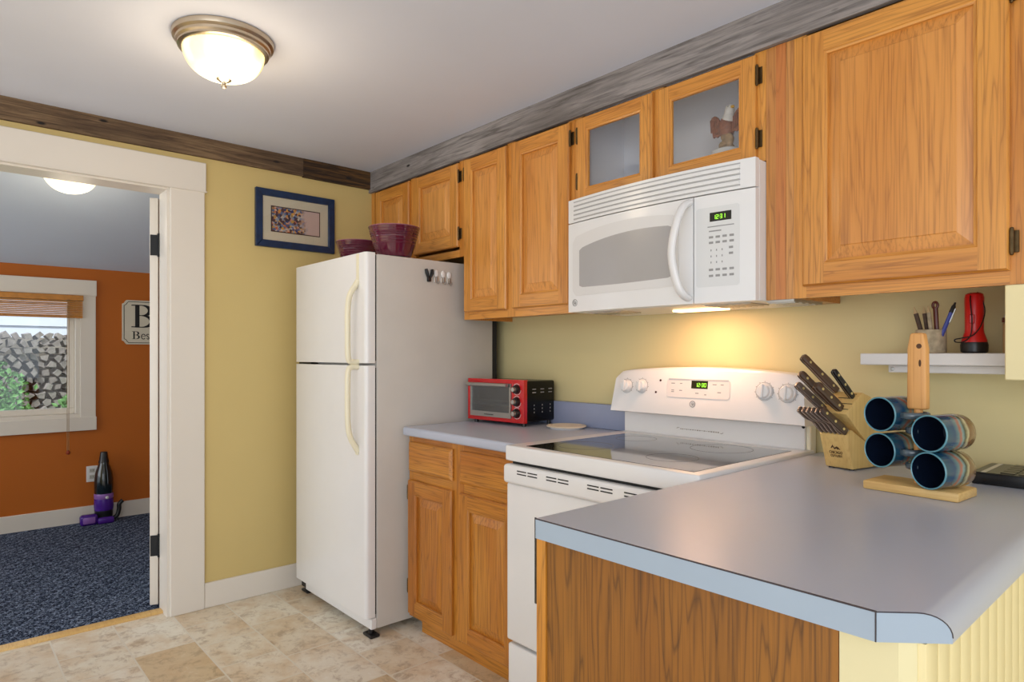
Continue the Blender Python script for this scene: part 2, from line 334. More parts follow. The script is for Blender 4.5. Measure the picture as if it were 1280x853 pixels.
    def build(s, name, mats, parent=None, local=False, angle=32):
        me = bpy.data.meshes.new(name); me.from_pydata(s.v, [], s.f)
        mats = mats if isinstance(mats, (list, tuple)) else [mats]
        for m in mats: me.materials.append(m)
        for p, i in zip(me.polygons, s.m): p.material_index = i
        o = bpy.data.objects.new(name, me); S.collection.objects.link(o)
        if parent:
            o.parent = parent; root = parent
            while root.parent: root = root.parent
            if not local and root.name in FR: me.transform(FR[root.name].inverted())
            if not local and root.name not in FR: me.transform(Matrix.Translation(-root.location))
        elif not local:      # top-level single mesh: origin at its base centre
            xs = [v[0] for v in s.v]; ys = [v[1] for v in s.v]; zs = [v[2] for v in s.v]
            c = Vector(((min(xs)+max(xs))/2, (min(ys)+max(ys))/2, min(zs))); me.transform(Matrix.Translation(-c)); o.location = c
        b = bmesh.new(); b.from_mesh(me)
        for f in b.faces: f.smooth = True
        for e in b.edges:
            e.smooth = len(e.link_faces) == 2 and e.calc_face_angle(0) < math.radians(angle)
        b.to_mesh(me); b.free(); return o
def tag(o, label=None, cat=None, group=None, kind=None):
    if label: o['label'] = label
    if cat: o['category'] = cat
    if group: o['group'] = group
    if kind: o['kind'] = kind
    return o
def thing(name, label, cat, loc, rz=0, group=None, rot=None):
    o = bpy.data.objects.new(name, None); o.empty_display_size = 0.05; S.collection.objects.link(o)
    e = Euler(rot if rot else (0, 0, rz)); o.location = loc; o.rotation_euler = e
    FR[o.name] = Matrix.Translation(Vector(loc)) @ e.to_matrix().to_4x4()
    return tag(o, label, cat, group)
def dup(root, loc=None, rot=None, label=None, group=None):
    kids = list(root.children); c = root.copy(); S.collection.objects.link(c)
    if loc: c.location = loc
    if rot: c.rotation_euler = rot
    if label: c['label'] = label
    if group: c['group'] = group
    for k in kids:
        q = k.copy(); S.collection.objects.link(q); q.parent = c
        for g in list(k.children):
            h = g.copy(); S.collection.objects.link(h); h.parent = q
    return c
def struct(name, mb, m, parent=None):
    o = mb.build(name, m, parent)
    if not parent: o['kind'] = 'structure'
    return o
def bx(*a, **k): return MB().box(*a, **k)
NEGY = Matrix(((1, 0, 0, 0), (0, 0, -1, 0), (0, 1, 0, 0), (0, 0, 0, 1)))          # plane facing -y, x right, z up
POSX = Matrix(((0, 0, 1, 0), (1, 0, 0, 0), (0, 1, 0, 0), (0, 0, 0, 1)))           # plane facing +x, y right, z up
def at(M, x, y, z): return Matrix.Translation((x, y, z)) @ M
def text_mb(txt, size, M, width=None, thick=0.0004):
    cu = bpy.data.curves.new('t', 'FONT'); cu.body = txt; cu.size = size; cu.extrude = thick; cu.align_x = 'CENTER'; cu.align_y = 'CENTER'; cu.resolution_u = 3
    o = bpy.data.objects.new('t', cu); S.collection.objects.link(o)
    bpy.context.view_layer.update(); dg = bpy.context.evaluated_depsgraph_get(); me = bpy.data.meshes.new_from_object(o.evaluated_get(dg))
    xs = [v.co.x for v in me.vertices] or [0]; k = width/(max(xs)-min(xs)) if width else 1
    mb = MB().add([(v.co.x*k, v.co.y, v.co.z) for v in me.vertices], [tuple(p.vertices) for p in me.polygons], 0, M)
    bpy.data.objects.remove(o); bpy.data.curves.remove(cu); bpy.data.meshes.remove(me); return mb
SEG = {'0': 'abcdef', '1': 'bc', '2': 'abged', '3': 'abgcd', '4': 'fgbc', '5': 'afgcd', '6': 'afgedc', '7': 'abc', '8': 'abcdefg', '9': 'abcdfg'}
def digits(txt, w, h, M, th=0.0006):
    mb = MB(); x = 0; t = w*0.16
    for ch in txt:
        if ch == ':':
            for zz in (h*0.3, h*0.66): mb.box(x, x+t, zz, zz+t, 0, th, M=M)
            x += t*2.4; continue
        B = {'a': (0, w, h-t, h), 'd': (0, w, 0, t), 'g': (0, w, h/2-t/2, h/2+t/2), 'b': (w-t, w, h/2, h), 'c': (w-t, w, 0, h/2), 'f': (0, t, h/2, h), 'e': (0, t, 0, h/2)}
        for sg in SEG[ch]:
            a = B[sg]; mb.box(x+a[0], x+a[1], a[2], a[3], 0, th, M=M)
        x += w*1.35
    return mb
def logo(M, r):      # round badge: ring with two looping script strokes
    mb = MB(); mb.ribbon([(r*math.cos(a), r*math.sin(a), r*0.11) for a in [i*2*PI/24 for i in range(25)]], M)
    mb.ribbon([(-0.1*r+0.32*r*math.cos(a), 0.1*r+0.34*r*math.sin(a), r*0.08) for a in [0.4+i*0.45 for i in range(14)]], M)
    mb.ribbon([(0.28*r+0.25*r*math.cos(a), -0.05*r+0.4*r*math.sin(a), r*0.08) for a in [2.6+i*0.4 for i in range(13)]], M)
    mb.ribbon([(-0.4*r, -0.5*r, r*0.07), (-0.1*r, -0.35*r, r*0.07), (0.2*r, -0.55*r, r*0.07)], M)
    return mb

# ------------------------------------------------------------------ structure
HC = 2.2927
struct('floor', bx(-0.07, 5.6, -4.6, 0.0, -0.05, 0.0), floor_m)
struct('ceiling', bx(-0.02, 5.6, -4.6, 0.12, HC, HC+0.1), ceil_m)
struct('wall_back', bx(0.0, 5.6, 0.0, 0.12, 0, HC), rangewall)
wl = MB(); OY0, OY1, OZ = -2.30, -1.372, 2.03
wl.box(-0.12, 0, OY1, 0.12, 0, 2.62); wl.box(-0.12, 0, -4.6, OY0, 0, 2.62); wl.box(-0.12, 0, OY0, OY1, OZ, 2.62)
struct('wall_left', wl, yellow)
# barn-board crown along the two walls
struct('trim_1', bx(0.0, 5.6, -0.318, -0.299, 2.174, HC), barn_grey)
struct('trim_2', bx(0.0, 0.02, -0.72, -0.318, 2.193, HC), barn_black)
struct('trim_3', bx(0.0, 0.019, -4.6, -0.721, 2.198, HC), barn_brown)
# door casing
dc = MB()
dc.box(0, 0.018, OY1, -1.219, 0, OZ, r=0.003, seg=1)
dc.box(0, 0.022, OY0-0.157, -1.213, OZ-0.005, 2.169, r=0.003, seg=1)
dc.box(0, 0.018, OY0-0.153, OY0, 0, OZ, r=0.003, seg=1)
dc.box(0, 0.026, OY0-0.16, -1.21, 2.0265, 2.031)
struct('trim_4', dc, trimw)
jb = MB(); jb.box(-0.13, 0.004, OY1-0.012, OY1+0.002, 0, OZ-0.012); jb.box(-0.13, 0.004, OY0-0.002, OY0+0.012, 0, OZ-0.012); jb.box(-0.13, 0.004, OY0, OY1, OZ-0.014, OZ+0.001)
struct('trim_5', jb, trimw)
struct('trim_6', bx(-0.115, -0.062, OY0+0.002, OY1-0.004, -0.01, 0.012, r=0.004), pine)          # threshold strip
struct('baseboard_left', bx(0, 0.014, -1.219, -0.002, 0, 0.122, r=0.003, seg=1), trimw)
# door swung open into the far room: its hinge edge shows
DM = Matrix.Translation((-0.135, -1.388, 0)) @ Matrix.Rotation(math.radians(-22), 4, 'Z')
dr = MB().box(-0.86, 0.0, -0.037, 0.0, 0.022, 2.0, r=0.004, seg=2, M=DM); d1 = struct('door_1', dr, trimw)
for zz in (0.26, 1.72):
    h = MB().box(-0.001, 0.0025, -0.034, -0.002, zz, zz+0.10, M=DM); h.tube([(0.004, 0.003, zz-0.006), (0.004, 0.003, zz+0.106)], 0.006, M=DM)
    h.build('door_hinge', darkmetal, d1)
MB().lathe([(0, 0), (0.012, 0), (0.012, 0.03), (0.026, 0.04), (0.028, 0.055), (0.018, 0.066), (0, 0.068)], 20, M=DM @ at(Matrix.Rotation(PI/2, 4, 'X'), -0.79, -0.037, 0.95)).build('door_knob', bronze, d1)
# far room
struct('floor.001', bx(-2.42, -0.11, -4.6, 0.6, -0.05, 0.004), carpet_m)
wf = MB(); WY0, WY1, WZ0, WZ1 = -2.42, -1.40, 0.775, 1.69
wf.box(-2.42, -2.3, WY1, 0.6, -0.05, 1.92); wf.box(-2.42, -2.3, -4.6, WY0, -0.05, 1.92); wf.box(-2.42, -2.3, WY0, WY1, -0.05, WZ0); wf.box(-2.42, -2.3, WY0, WY1, WZ1, 1.92)
struct('wall_far', wf, orange)
struct('wall_side', bx(-2.42, -0.12, 0.6, 0.7, -0.05, 2.62), orange)
c2 = MB().prism([(-2.44, 1.83), (-0.12, 2.53), (-0.12, 2.6), (-2.44, 1.93)], -4.6, 0.62, 'y'); struct('ceiling.001', c2, ceil2_m)
struct('baseboard_far', bx(-2.3, -2.286, -4.6, 0.6, 0, 0.12, r=0.003, seg=1), trimw)
# window with casing, sash and pane
wn = MB(); wn.box(-2.3, -2.278, WY1-0.002, -1.305, 0.70, 1.70, r=0.002, seg=1); wn.box(-2.3, -2.278, WY0-0.095, WY0+0.002, 0.70, 1.70, r=0.002, seg=1)
wn.box(-2.3, -2.274, WY0-0.10, -1.300, 1.67, 1.784, r=0.002, seg=1); wn.box(-2.3, -2.274, WY0-0.10, -1.300, 0.68, 0.778, r=0.002, seg=1)
win = struct('window_1', wn, trimw)
sa = MB()
for (y0, y1, z0, z1, x0, x1) in ((WY0, WY1, WZ0, WZ0+0.03, -2.40, -2.29), (WY0, WY1, WZ1-0.02, WZ1, -2.40, -2.29), (WY0, WY0+0.03, WZ0+0.03, WZ1-0.02, -2.40, -2.29), (WY1-0.03, WY1, WZ0+0.03, WZ1-0.02, -2.40, -2.29),
                                 (WY0+0.03, WY1-0.03, WZ0+0.03, WZ0+0.072, -2.38, -2.34), (WY0+0.03, WY1-0.03, WZ1-0.06, WZ1-0.02, -2.38, -2.34), (WY0+0.03, WY0+0.07, WZ0+0.072, WZ1-0.06, -2.38, -2.34), (WY1-0.07, WY1-0.03, WZ0+0.072, WZ1-0.06, -2.38, -2.34)):
    sa.box(x0, x1, y0, y1, z0, z1, r=0.003, seg=1)
sa.build('window_sash', trimw, win)
bx(-2.362, -2.358, WY0+0.06, WY1-0.06, WZ0+0.06, WZ1-0.05).build('window_pane', pane, win)
# half wall under the peninsula top, cream plaster end and beadboard face
struct('wall_peninsula', MB().prism([(3.008, 0), (3.008, -1.291), (3.080, -1.291), (3.096, -1.274), (3.096, 0)], 0, 0.874, 'z'), cream2)
bb = MB(); y = -1.272
while y < -0.02:
    y1 = min(y+0.052, -0.001); bb.prism([(3.096, y), (3.1045, y), (3.1055, y+0.002), (3.1055, y1-0.006), (3.1045, y1-0.004), (3.1025, y1-0.002), (3.1025, y1), (3.096, y1)], 0, 0.874, 'z'); y = y1
struct('trim_7', bb, cream)
struct('trim_8', bx(2.997, 3.16, -0.312, -0.001, 1.179, 1.4035, r=0.002, seg=1), cream)

# ------------------------------------------------------------------ cabinets
def raised(x0, x1, z0, z1, y, th, parent, mv, mh, mp, sw=0.056, glass=False, hinges=(), panelw=0.030):
    """raised-panel (or glazed) door facing -y; front plane y, thickness th"""
    yb = y+th
    d = MB()
    e = 0.005
    O = [(x0, z0), (x1, z0), (x1, z1), (x0, z1)]
    def ring(a, ya, b, yb_, ms=(1, 0, 1, 0)):
        for i in range(4):
            j = (i+1) % 4
            d.add([(a[i][0], ya, a[i][1]), (a[j][0], ya, a[j][1]), (b[j][0], yb_, b[j][1]), (b[i][0], yb_, b[i][1])], [(0, 1, 2, 3)], ms[i])
    def ins(k): return [(x0+k, z0+k), (x1-k, z0+k), (x1-k, z1-k), (x0+k, z1-k)]
    ring(O, yb, O, y+0.006); ring(O, y+0.006, ins(e), y)
    # stiles full height, rails between
    a = e; s = sw
    d.add([(x0+a, y, z0+a), (x0+s, y, z0+a), (x0+s, y, z1-a), (x0+a, y, z1-a)], [(0, 1, 2, 3)], 0)
    d.add([(x1-s, y, z0+a), (x1-a, y, z0+a), (x1-a, y, z1-a), (x1-s, y, z1-a)], [(0, 1, 2, 3)], 0)
    d.add([(x0+s, y, z0+a), (x1-s, y, z0+a), (x1-s, y, z0+s), (x0+s, y, z0+s)], [(0, 1, 2, 3)], 1)
    d.add([(x0+s, y, z1-s), (x1-s, y, z1-s), (x1-s, y, z1-a), (x0+s, y, z1-a)], [(0, 1, 2, 3)], 1)
    ring(ins(s), y, ins(s+0.003), y+0.003); ring(ins(s+0.003), y+0.003, ins(s+0.009), y+0.0045); ring(ins(s+0.009), y+0.0045, ins(s+0.010), yb-0.004)
    ring(O, yb, ins(s), yb)
    if glass: ring(ins(s), yb, ins(s+0.010), yb-0.004)
    else: pass
    do = d.build('door', [mv, mh], parent)
    p = MB()
    if glass:
        p.box(x0+s+0.004, x1-s-0.004, yb-0.007, yb-0.003, z0+s+0.004, z1-s-0.004); p.build('glass_pane', pane, do)
    else:
        k0 = s+0.009; k1 = k0+0.004; k2 = k1+panelw; k3 = k2+0.002
        d = p
        ring(ins(k0-0.002), yb-0.005, ins(k1), yb-0.006, (0, 0, 0, 0)); ring(ins(k1), yb-0.006, ins(k2), y+0.0035, (0, 0, 0, 0)); ring(ins(k2), y+0.0035, ins(k3), y+0.0015, (0, 0, 0, 0))
        q = ins(k3); p.add([(q[i][0], y+0.0015, q[i][1]) for i in range(4)], [(0, 1, 2, 3)], 0)
        q = ins(k0-0.002); p.add([(q[i][0], yb-0.001, q[i][1]) for i in range(4)], [(3, 2, 1, 0)], 0)
        p.build('door_panel', mp, do)
    for (hx, hz) in hinges:
        h = MB(); sgn = 1 if hx > (x0+x1)/2 else -1
        h.box(hx-0.001 if sgn > 0 else hx-0.017, hx+0.017 if sgn > 0 else hx+0.001, yb-0.0045, yb-0.001, hz-0.026, hz+0.026, r=0.001, seg=1)
        h.tube([(hx+sgn*0.004, y+0.006, hz-0.027), (hx+sgn*0.004, y+0.006, hz+0.027)], 0.0052, 10)
        h.ball((hx+sgn*0.004, y+0.006, hz-0.029), 0.0045, 8); h.ball((hx+sgn*0.004, y+0.006, hz+0.029), 0.0045, 8)
        h.build('hinge', bronze, do)
    return do
UY = -0.299
def wall_cab(name, label, x0, x1, z0, z1, doors, inner=None, mats=(oak_v, oak_h, oak_p), rail=0.035, floor_up=0.02, splits=()):
    t = thing(name, label, 'cabinet', ((x0+x1)/2, UY/2, z0))
    b = MB(); th = 0.014
    b.box(x0, x0+th, UY+0.018, -0.002, z0, z1); b.box(x1-th, x1, UY+0.018, -0.002, z0, z1); b.box(x0+th, x1-th, -0.010, -0.002, z0+floor_up, z1)
    b.box(x0+th, x1-th, UY+0.018, -0.010, z0+floor_up, z0+floor_up+th); b.box(x0+th, x1-th, UY+0.018, -0.010, z1-th, z1)
    b.build('case', inner or oak_h, t)
    # face frame: stiles then rails
    xs = [x0]+[s for s in splits]+[x1]
    f = MB(); w = 0.036
    f.box(x0, x0+w, UY, UY+0.018, z0, z1, mi=0); f.box(x1-w, x1, UY, UY+0.018, z0, z1, mi=0)
    for s in splits: f.box(s-0.026, s+0.026, UY, UY+0.018, z0, z1, mi=0)
    pr = x0+w
    for s in list(splits)+[None]:
        e = (s-0.026) if s else x1-w
        f.box(pr, e, UY+0.0001, UY+0.018, z0, z0+rail, mi=1); f.box(pr, e, UY+0.0001, UY+0.018, z1-0.03, z1, mi=1); pr = (s+0.026) if s else 0
    f.build('face_frame', [mats[0], mats[1]], t)
    for dd in doors: raised(dd[0], dd[1], dd[2], dd[3], UY-0.0185, 0.018, t, *mats, glass=dd[4], hinges=dd[5], sw=dd[6] if len(dd) > 6 else 0.056)
    return t
wall_cab('wall_cabinet', 'short two-door oak wall cabinet in the corner above the refrigerator', 0.001, 0.884, 1.712, HC-0.001,
         [(0.075, 0.420, 1.760, 2.165, False, ()), (0.466, 0.851, 1.760, 2.165, False, ((0.851, 2.10), (0.851, 1.824)))], splits=(0.443,))
wall_cab('wall_cabinet', 'tall two-door oak wall cabinet between the refrigerator and the microwave', 0.886, 1.606, 1.405, HC-0.001,
         [(0.902, 1.205, 1.440, 2.165, False, ((0.902, 2.10),)), (1.246, 1.587, 1.440, 2.165, False, ((1.587, 2.10), (1.587, 1.53)))], splits=(1.226,))
gc = wall_cab('glass_front_cabinet', 'oak wall cabinet with two glass-paned doors above the microwave', 1.608, 2.400, 1.8345, HC-0.001,
         [(1.632, 1.988, 1.8355, 2.165, True, ((1.632, 2.10), (1.632, 1.92)), 0.046), (2.014, 2.373, 1.8355, 2.165, True, ((2.373, 2.10), (2.373, 1.905)), 0.046)], inner=cabin, splits=(2.000,), rail=0.03, floor_up=0.044)
# narrow filler boards between cabinets
fb = thing('filler_boards', 'vertical oak filler boards between the microwave and the large upper cabinet', 'filler board', (2.445, -0.3, 1.405))
bx(2.401, 2.432, UY, -0.002, 1.405, HC-0.001).build('board', oak_s2, fb)
bx(2.4325, 2.462, UY-0.0015, -0.002, 1.405, HC-0.001).build('board', oak_s1, fb)
bx(2.4625, 2.487, UY, -0.002, 1.405, HC-0.001).build('board', oak_s2, fb)
wall_cab('wall_cabinet', 'large oak wall cabinet with a broad raised-panel door at the right', 2.4875, 3.56, 1.405, HC-0.001,
         [(2.518, 3.006, 1.438, 2.165, False, ((3.006, 2.10), (3.006, 1.506)), 0.062), (3.052, 3.53, 1.438, 2.165, False, ((3.53, 2.10), (3.53, 1.506)), 0.062)], splits=(3.030,), rail=0.034, floor_up=0.03)

# base cabinet left of the range
t = thing('base_cabinet', 'oak base cabinet with two drawers over two doors left of the range', 'cabinet', (1.265, -0.3, 0))
b = MB(); BX0, BX1 = 0.868, 1.664
b.box(BX0, BX0+0.016, -0.578, -0.002, 0.068, 0.873); b.box(BX1-0.016, BX1, -0.578, -0.002, 0.0, 0.873); b.box(BX0+0.016, BX1-0.016, -0.578, -0.002, 0.068, 0.084); b.box(BX0+0.016, BX1-0.016, -0.012, -0.002, 0.084, 0.873)
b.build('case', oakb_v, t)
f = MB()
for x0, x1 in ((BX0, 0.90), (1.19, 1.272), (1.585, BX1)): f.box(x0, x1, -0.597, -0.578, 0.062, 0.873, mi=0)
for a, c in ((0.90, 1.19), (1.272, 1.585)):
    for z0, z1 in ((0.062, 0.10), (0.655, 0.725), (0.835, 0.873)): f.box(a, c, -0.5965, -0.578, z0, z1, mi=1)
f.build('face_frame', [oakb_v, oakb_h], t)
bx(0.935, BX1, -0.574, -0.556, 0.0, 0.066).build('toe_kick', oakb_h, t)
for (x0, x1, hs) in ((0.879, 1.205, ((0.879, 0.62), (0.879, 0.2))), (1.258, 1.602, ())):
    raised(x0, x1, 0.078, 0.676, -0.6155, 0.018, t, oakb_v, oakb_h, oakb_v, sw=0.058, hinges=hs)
    d = MB(); d.box(x0, x1, -0.606, -0.5975, 0.716, 0.847)
    pr = [(x0, x1, 0.716, 0.847, -0.606), (x0+0.007, x1-0.007, 0.723, 0.840, -0.612), (x0+0.013, x1-0.013, 0.729, 0.834, -0.6155), (x0+0.02, x1-0.02, 0.736, 0.827, -0.6155)]
    for A, B in zip(pr, pr[1:]):
        a4 = [(A[0], A[4], A[2]), (A[1], A[4], A[2]), (A[1], A[4], A[3]), (A[0], A[4], A[3])]; b4 = [(B[0], B[4], B[2]), (B[1], B[4], B[2]), (B[1], B[4], B[3]), (B[0], B[4], B[3])]
        d.add(a4+b4, [(i, (i+1) % 4, 4+(i+1) % 4, 4+i) for i in range(4)])
    B = pr[-1]; d.add([(B[0], B[4], B[2]), (B[1], B[4], B[2]), (B[1], B[4], B[3]), (B[0], B[4], B[3])], [(0, 1, 2, 3)])
    d.build('drawer_front', oakb_h, t)

# countertops
t = thing('countertop', 'grey-blue laminate countertop between the refrigerator and the range', 'countertop', (1.26, -0.3, 0.874))
def topfront(e): return all(abs(v.co.y+0.628) < 1e-4 for v in e.verts) and abs(e.verts[0].co.z-e.verts[1].co.z) < 1e-4
bx(0.864, 1.6665, -0.628, -0.001, 0.874, 0.914, r=0.012, seg=4, edges=topfront).build('top', laminate, t)
bx(0.864, 1.6665, -0.034, -0.001, 0.9145, 1.022, r=0.004, seg=2).build('backsplash', plain('splash_laminate', C3(144, 152, 178), 0.35, var=0.03), t)
t = thing('peninsula_countertop', 'large grey-blue laminate countertop of the peninsula with a rounded right edge', 'countertop', (2.78, -0.6, 0.8745))
PX0, PX1, PYE = 2.4375, 3.127, -1.312
out = [(PX0, -0.001), (PX0, PYE), (3.061, PYE), (PX1, PYE+0.066), (PX1, -0.001)]
def pe(e):
    a, c = e.verts[0].co, e.verts[1].co
    return abs(a.x-PX1) < 1e-4 and abs(c.x-PX1) < 1e-4 and abs(a.z-0.914) < 1e-4 and abs(c.z-0.914) < 1e-4
MB().prism(out, 0.8745, 0.914, 'z', r=0.031, seg=8, edges=pe).build('top', laminate, t)
es = MB(); es.box(PX0+0.001, 3.0605, PYE-0.0015, PYE, 0.8750, 0.9125)
dx, dy = 0.066, 0.066; L = math.hypot(dx, dy); nx, ny = dy/L*0.0013, -dx/L*0.0013
# strip on the clipped corner, with the rounded top end
q = [(0.0, 0.8750), (L-0.0005, 0.8750)]+[(L-0.044*(1-math.cos(a)), 0.914-0.0015-0.031*(1-math.sin(a))) for a in [i*PI/16 for i in range(0, 9)]]+[(0.0, 0.9125)]
vs = []
for k in (0, 1):
    for s_, z in q: vs.append((3.061+dx*s_/L+nx*k, PYE+dy*s_/L+ny*k, z))
n = len(q); es.add(vs, [tuple(range(n)), tuple(range(2*n-1, n-1, -1))]+[(i, (i+1) % n, n+(i+1) % n, n+i) for i in range(n)])
es.build('edge_strip', lam_edge, t)
sm = MB(); sm.box(PX0+0.001, 3.061, PYE-0.002, PYE+0.001, 0.9125, 0.9142); sm.box(3.0602, 3.0616, PYE-0.0022, PYE+0.0005, 0.875, 0.914)
sm.tube([(3.061+dx*s_/L+nx*1.1, PYE+dy*s_/L+ny*1.1, z+0.0008) for s_, z in q[2:]], 0.0008, 6)
sm.build('edge_seam', seam_m, t)

t = thing('peninsula_cabinet', 'peninsula base with a dark-streaked stained plywood end panel', 'cabinet', (2.73, -0.65, 0))
bx(2.4475, 3.0065, PYE+0.022, PYE+0.028+0.004, 0.0, 0.8735).build('end_panel', ply, t)
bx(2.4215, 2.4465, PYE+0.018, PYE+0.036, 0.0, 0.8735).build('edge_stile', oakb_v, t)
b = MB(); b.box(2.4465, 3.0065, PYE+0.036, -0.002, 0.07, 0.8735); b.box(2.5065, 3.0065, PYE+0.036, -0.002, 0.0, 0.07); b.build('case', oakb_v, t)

# ------------------------------------------------------------------ refrigerator
t = thing('refrigerator', 'tall white top-freezer refrigerator in the corner', 'refrigerator', (0.47, -0.4, 0))
FX0, FX1 = 0.105, 0.843
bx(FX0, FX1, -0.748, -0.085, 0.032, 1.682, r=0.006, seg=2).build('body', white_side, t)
bx(FX0+0.03, FX1-0.001, -0.085, -0.058, 0.10, 1.60).build('gap_shade', shadow_m, t)  # dark box added for the shade in the gap behind the refrigerator
def rdoor(z0, z1, name):
    d = MB().box(FX0, FX1-0.002, -0.803, -0.757, z0, z1, r=0.018, seg=4, edges=lambda e: (abs(e.verts[0].co.y+0.803) < 1e-4 and abs(e.verts[1].co.y+0.803) < 1e-4 and abs(e.verts[0].co.x-e.verts[1].co.x) < 1e-4))
    do = d.build(name, white, t)
    bx(FX0+0.008, FX1-0.008, -0.757, -0.749, z0+0.01, z1-0.01).build('door_gasket', shadow_m, do); return do
fd = rdoor(1.201, 1.687, 'freezer_door'); rd = rdoor(0.085, 1.190, 'refrigerator_door')
def fh(pts, par):
    MB().tube(pts, 0.0125, 12, flat=(1.0, 1.0)).build('handle', ivory, par)
hx = 0.772
def smoothp(p, n=5):
    P = [Vector(q) for q in p]; out = []
    for i in range(len(P)-1):
        a, b_, c, d_ = P[max(i-1, 0)], P[i], P[i+1], P[min(i+2, len(P)-1)]
        for k in range(n):
            u = k/n; out.append(0.5*((2*b_)+(c-a)*u+(2*a-5*b_+4*c-d_)*u*u+(3*b_-a-3*c+d_)*u**3))
    return out+[P[-1]]
fh(smoothp([(hx, -0.803, 1.565), (hx, -0.815, 1.545), (hx, -0.842, 1.50), (hx, -0.852, 1.44), (hx, -0.853, 1.32), (hx, -0.850, 1.225), (hx, -0.835, 1.207), (hx, -0.803, 1.206)]), fd)
fh(smoothp([(hx, -0.803, 1.184), (hx, -0.835, 1.183), (hx, -0.850, 1.165), (hx, -0.853, 1.08), (hx, -0.852, 0.95), (hx, -0.842, 0.88), (hx, -0.815, 0.83), (hx, -0.803, 0.81)]), rd)
bx(hx-0.011, hx+0.011, -0.8065, -0.803, 1.56, 1.684, r=0.001, seg=1).build('handle_strip', ivory, fd)
bx(hx-0.011, hx+0.011, -0.812, -0.803, 0.795, 0.832, r=0.003, seg=1).build('handle_foot', ivory, rd)
g = MB().box(FX0+0.07, FX1-0.001, -0.778, -0.748, 0.032, 0.080, r=0.004, seg=1)
g.build('kick_plate', white, t)
bx(FX0+0.005, FX0+0.06, -0.770, -0.748, 0.035, 0.075).build('lower_hinge', darkmetal, t)
bx(FX0+0.02, FX0+0.16, -0.79, -0.752, 1.191, 1.200).build('middle_hinge', darkmetal, t)
for (x, y) in ((0.822, -0.765), (0.125, -0.74), (0.822, -0.12), (0.125, -0.12)):
    f = MB().box(x-0.036, x+0.036, y-0.024, y+0.024, 0.0, 0.014, r=0.006, seg=2); f.lathe([(0.012, 0.012), (0.012, 0.034), (0, 0.034)], 12, M=Matrix.Translation((x, y, 0)))
    f.build('leveling_foot', black_pl, t)
# chip clip and hooks on the side of the refrigerator
XS = 0.8432
cl = MB()
for sg in (-1, 1):
    cl.tube([(XS+0.007, -0.478+sg*0.017, 1.636), (XS+0.010, -0.478+sg*0.015, 1.618), (XS+0.008, -0.478+sg*0.006, 1.598)], [0.0075, 0.0085, 0.006], 8)
cl.box(XS, XS+0.013, -0.488, -0.468, 1.578, 1.604, r=0.004, seg=2)
tag(cl.build('chip_clip', black_pl), 'black V-shaped magnetic clip on the side of the refrigerator', 'clip')
hk = thing('adhesive_hook', 'oval-backed plastic hook on the refrigerator side, next to the black clip', 'hook', (XS, -0.434, 1.60))
MB().ball((XS+0.003, -0.434, 1.620), (0.004, 0.013, 0.018), 12).build('back_plate', white, hk)
h = MB(); h.tube(smoothp([(XS+0.004, -0.434, 1.606), (XS+0.006, -0.434, 1.585), (XS+0.016, -0.434, 1.572), (XS+0.024, -0.434, 1.582)]), 0.0035, 8); h.box(XS, XS+0.004, -0.446, -0.422, 1.578, 1.604, r=0.0015, seg=1)
h.build('hook', steel, hk)
dup(hk, (XS, -0.395, 1.60), label='middle one of the three small plastic hooks on the refrigerator side')
dup(hk, (XS, -0.360, 1.598), label='plastic hook on the refrigerator side nearest the oak cabinet')

# bowls on the refrigerator
def bowl(loc, R, H, label):
    t = thing('mixing_bowl', label, 'bowl', loc, 0, 'plum mixing bowls')
    p = [(0, 0.001), (R*0.62, 0.001), (R*0.66, H*0.05), (R*0.74, H*0.22), (R*0.80, H*0.36), (R*0.835, H*0.42), (R*0.825, H*0.45), (R*0.86, H*0.52), (R*0.85, H*0.55), (R*0.885, H*0.62), (R*0.875, H*0.65), (R*0.915, H*0.70), (R*0.905, H*0.73), (R*0.945, H*0.78), (R*0.935, H*0.80), (R*0.965, H*0.86), (R*0.955, H*0.88), (R*0.985, H*0.94), (R, H*0.97), (R*0.985, H), (R*0.955, H*0.99), (R*0.90, H*0.70), (R*0.74, H*0.3), (R*0.6, H*0.07), (0, H*0.06)]
    MB().lathe(p, 48).build('bowl_body', plum, t, local=True)
    MB().lathe([(R*0.95, H*0.985), (R*0.965, H*1.008), (R*0.995, H*1.004), (R*1.003, H*0.975)], 48).build('rim', plain('pale_rim_glaze', C3(150, 96, 110), 0.2), t, local=True)
bowl((0.762, -0.612, 1.6855), 0.118, 0.138, 'large ribbed plum mixing bowl on the refrigerator, nearer the camera')
bowl((0.395, -0.600, 1.6855), 0.108, 0.120, 'smaller plum mixing bowl on the refrigerator, partly behind the large one')

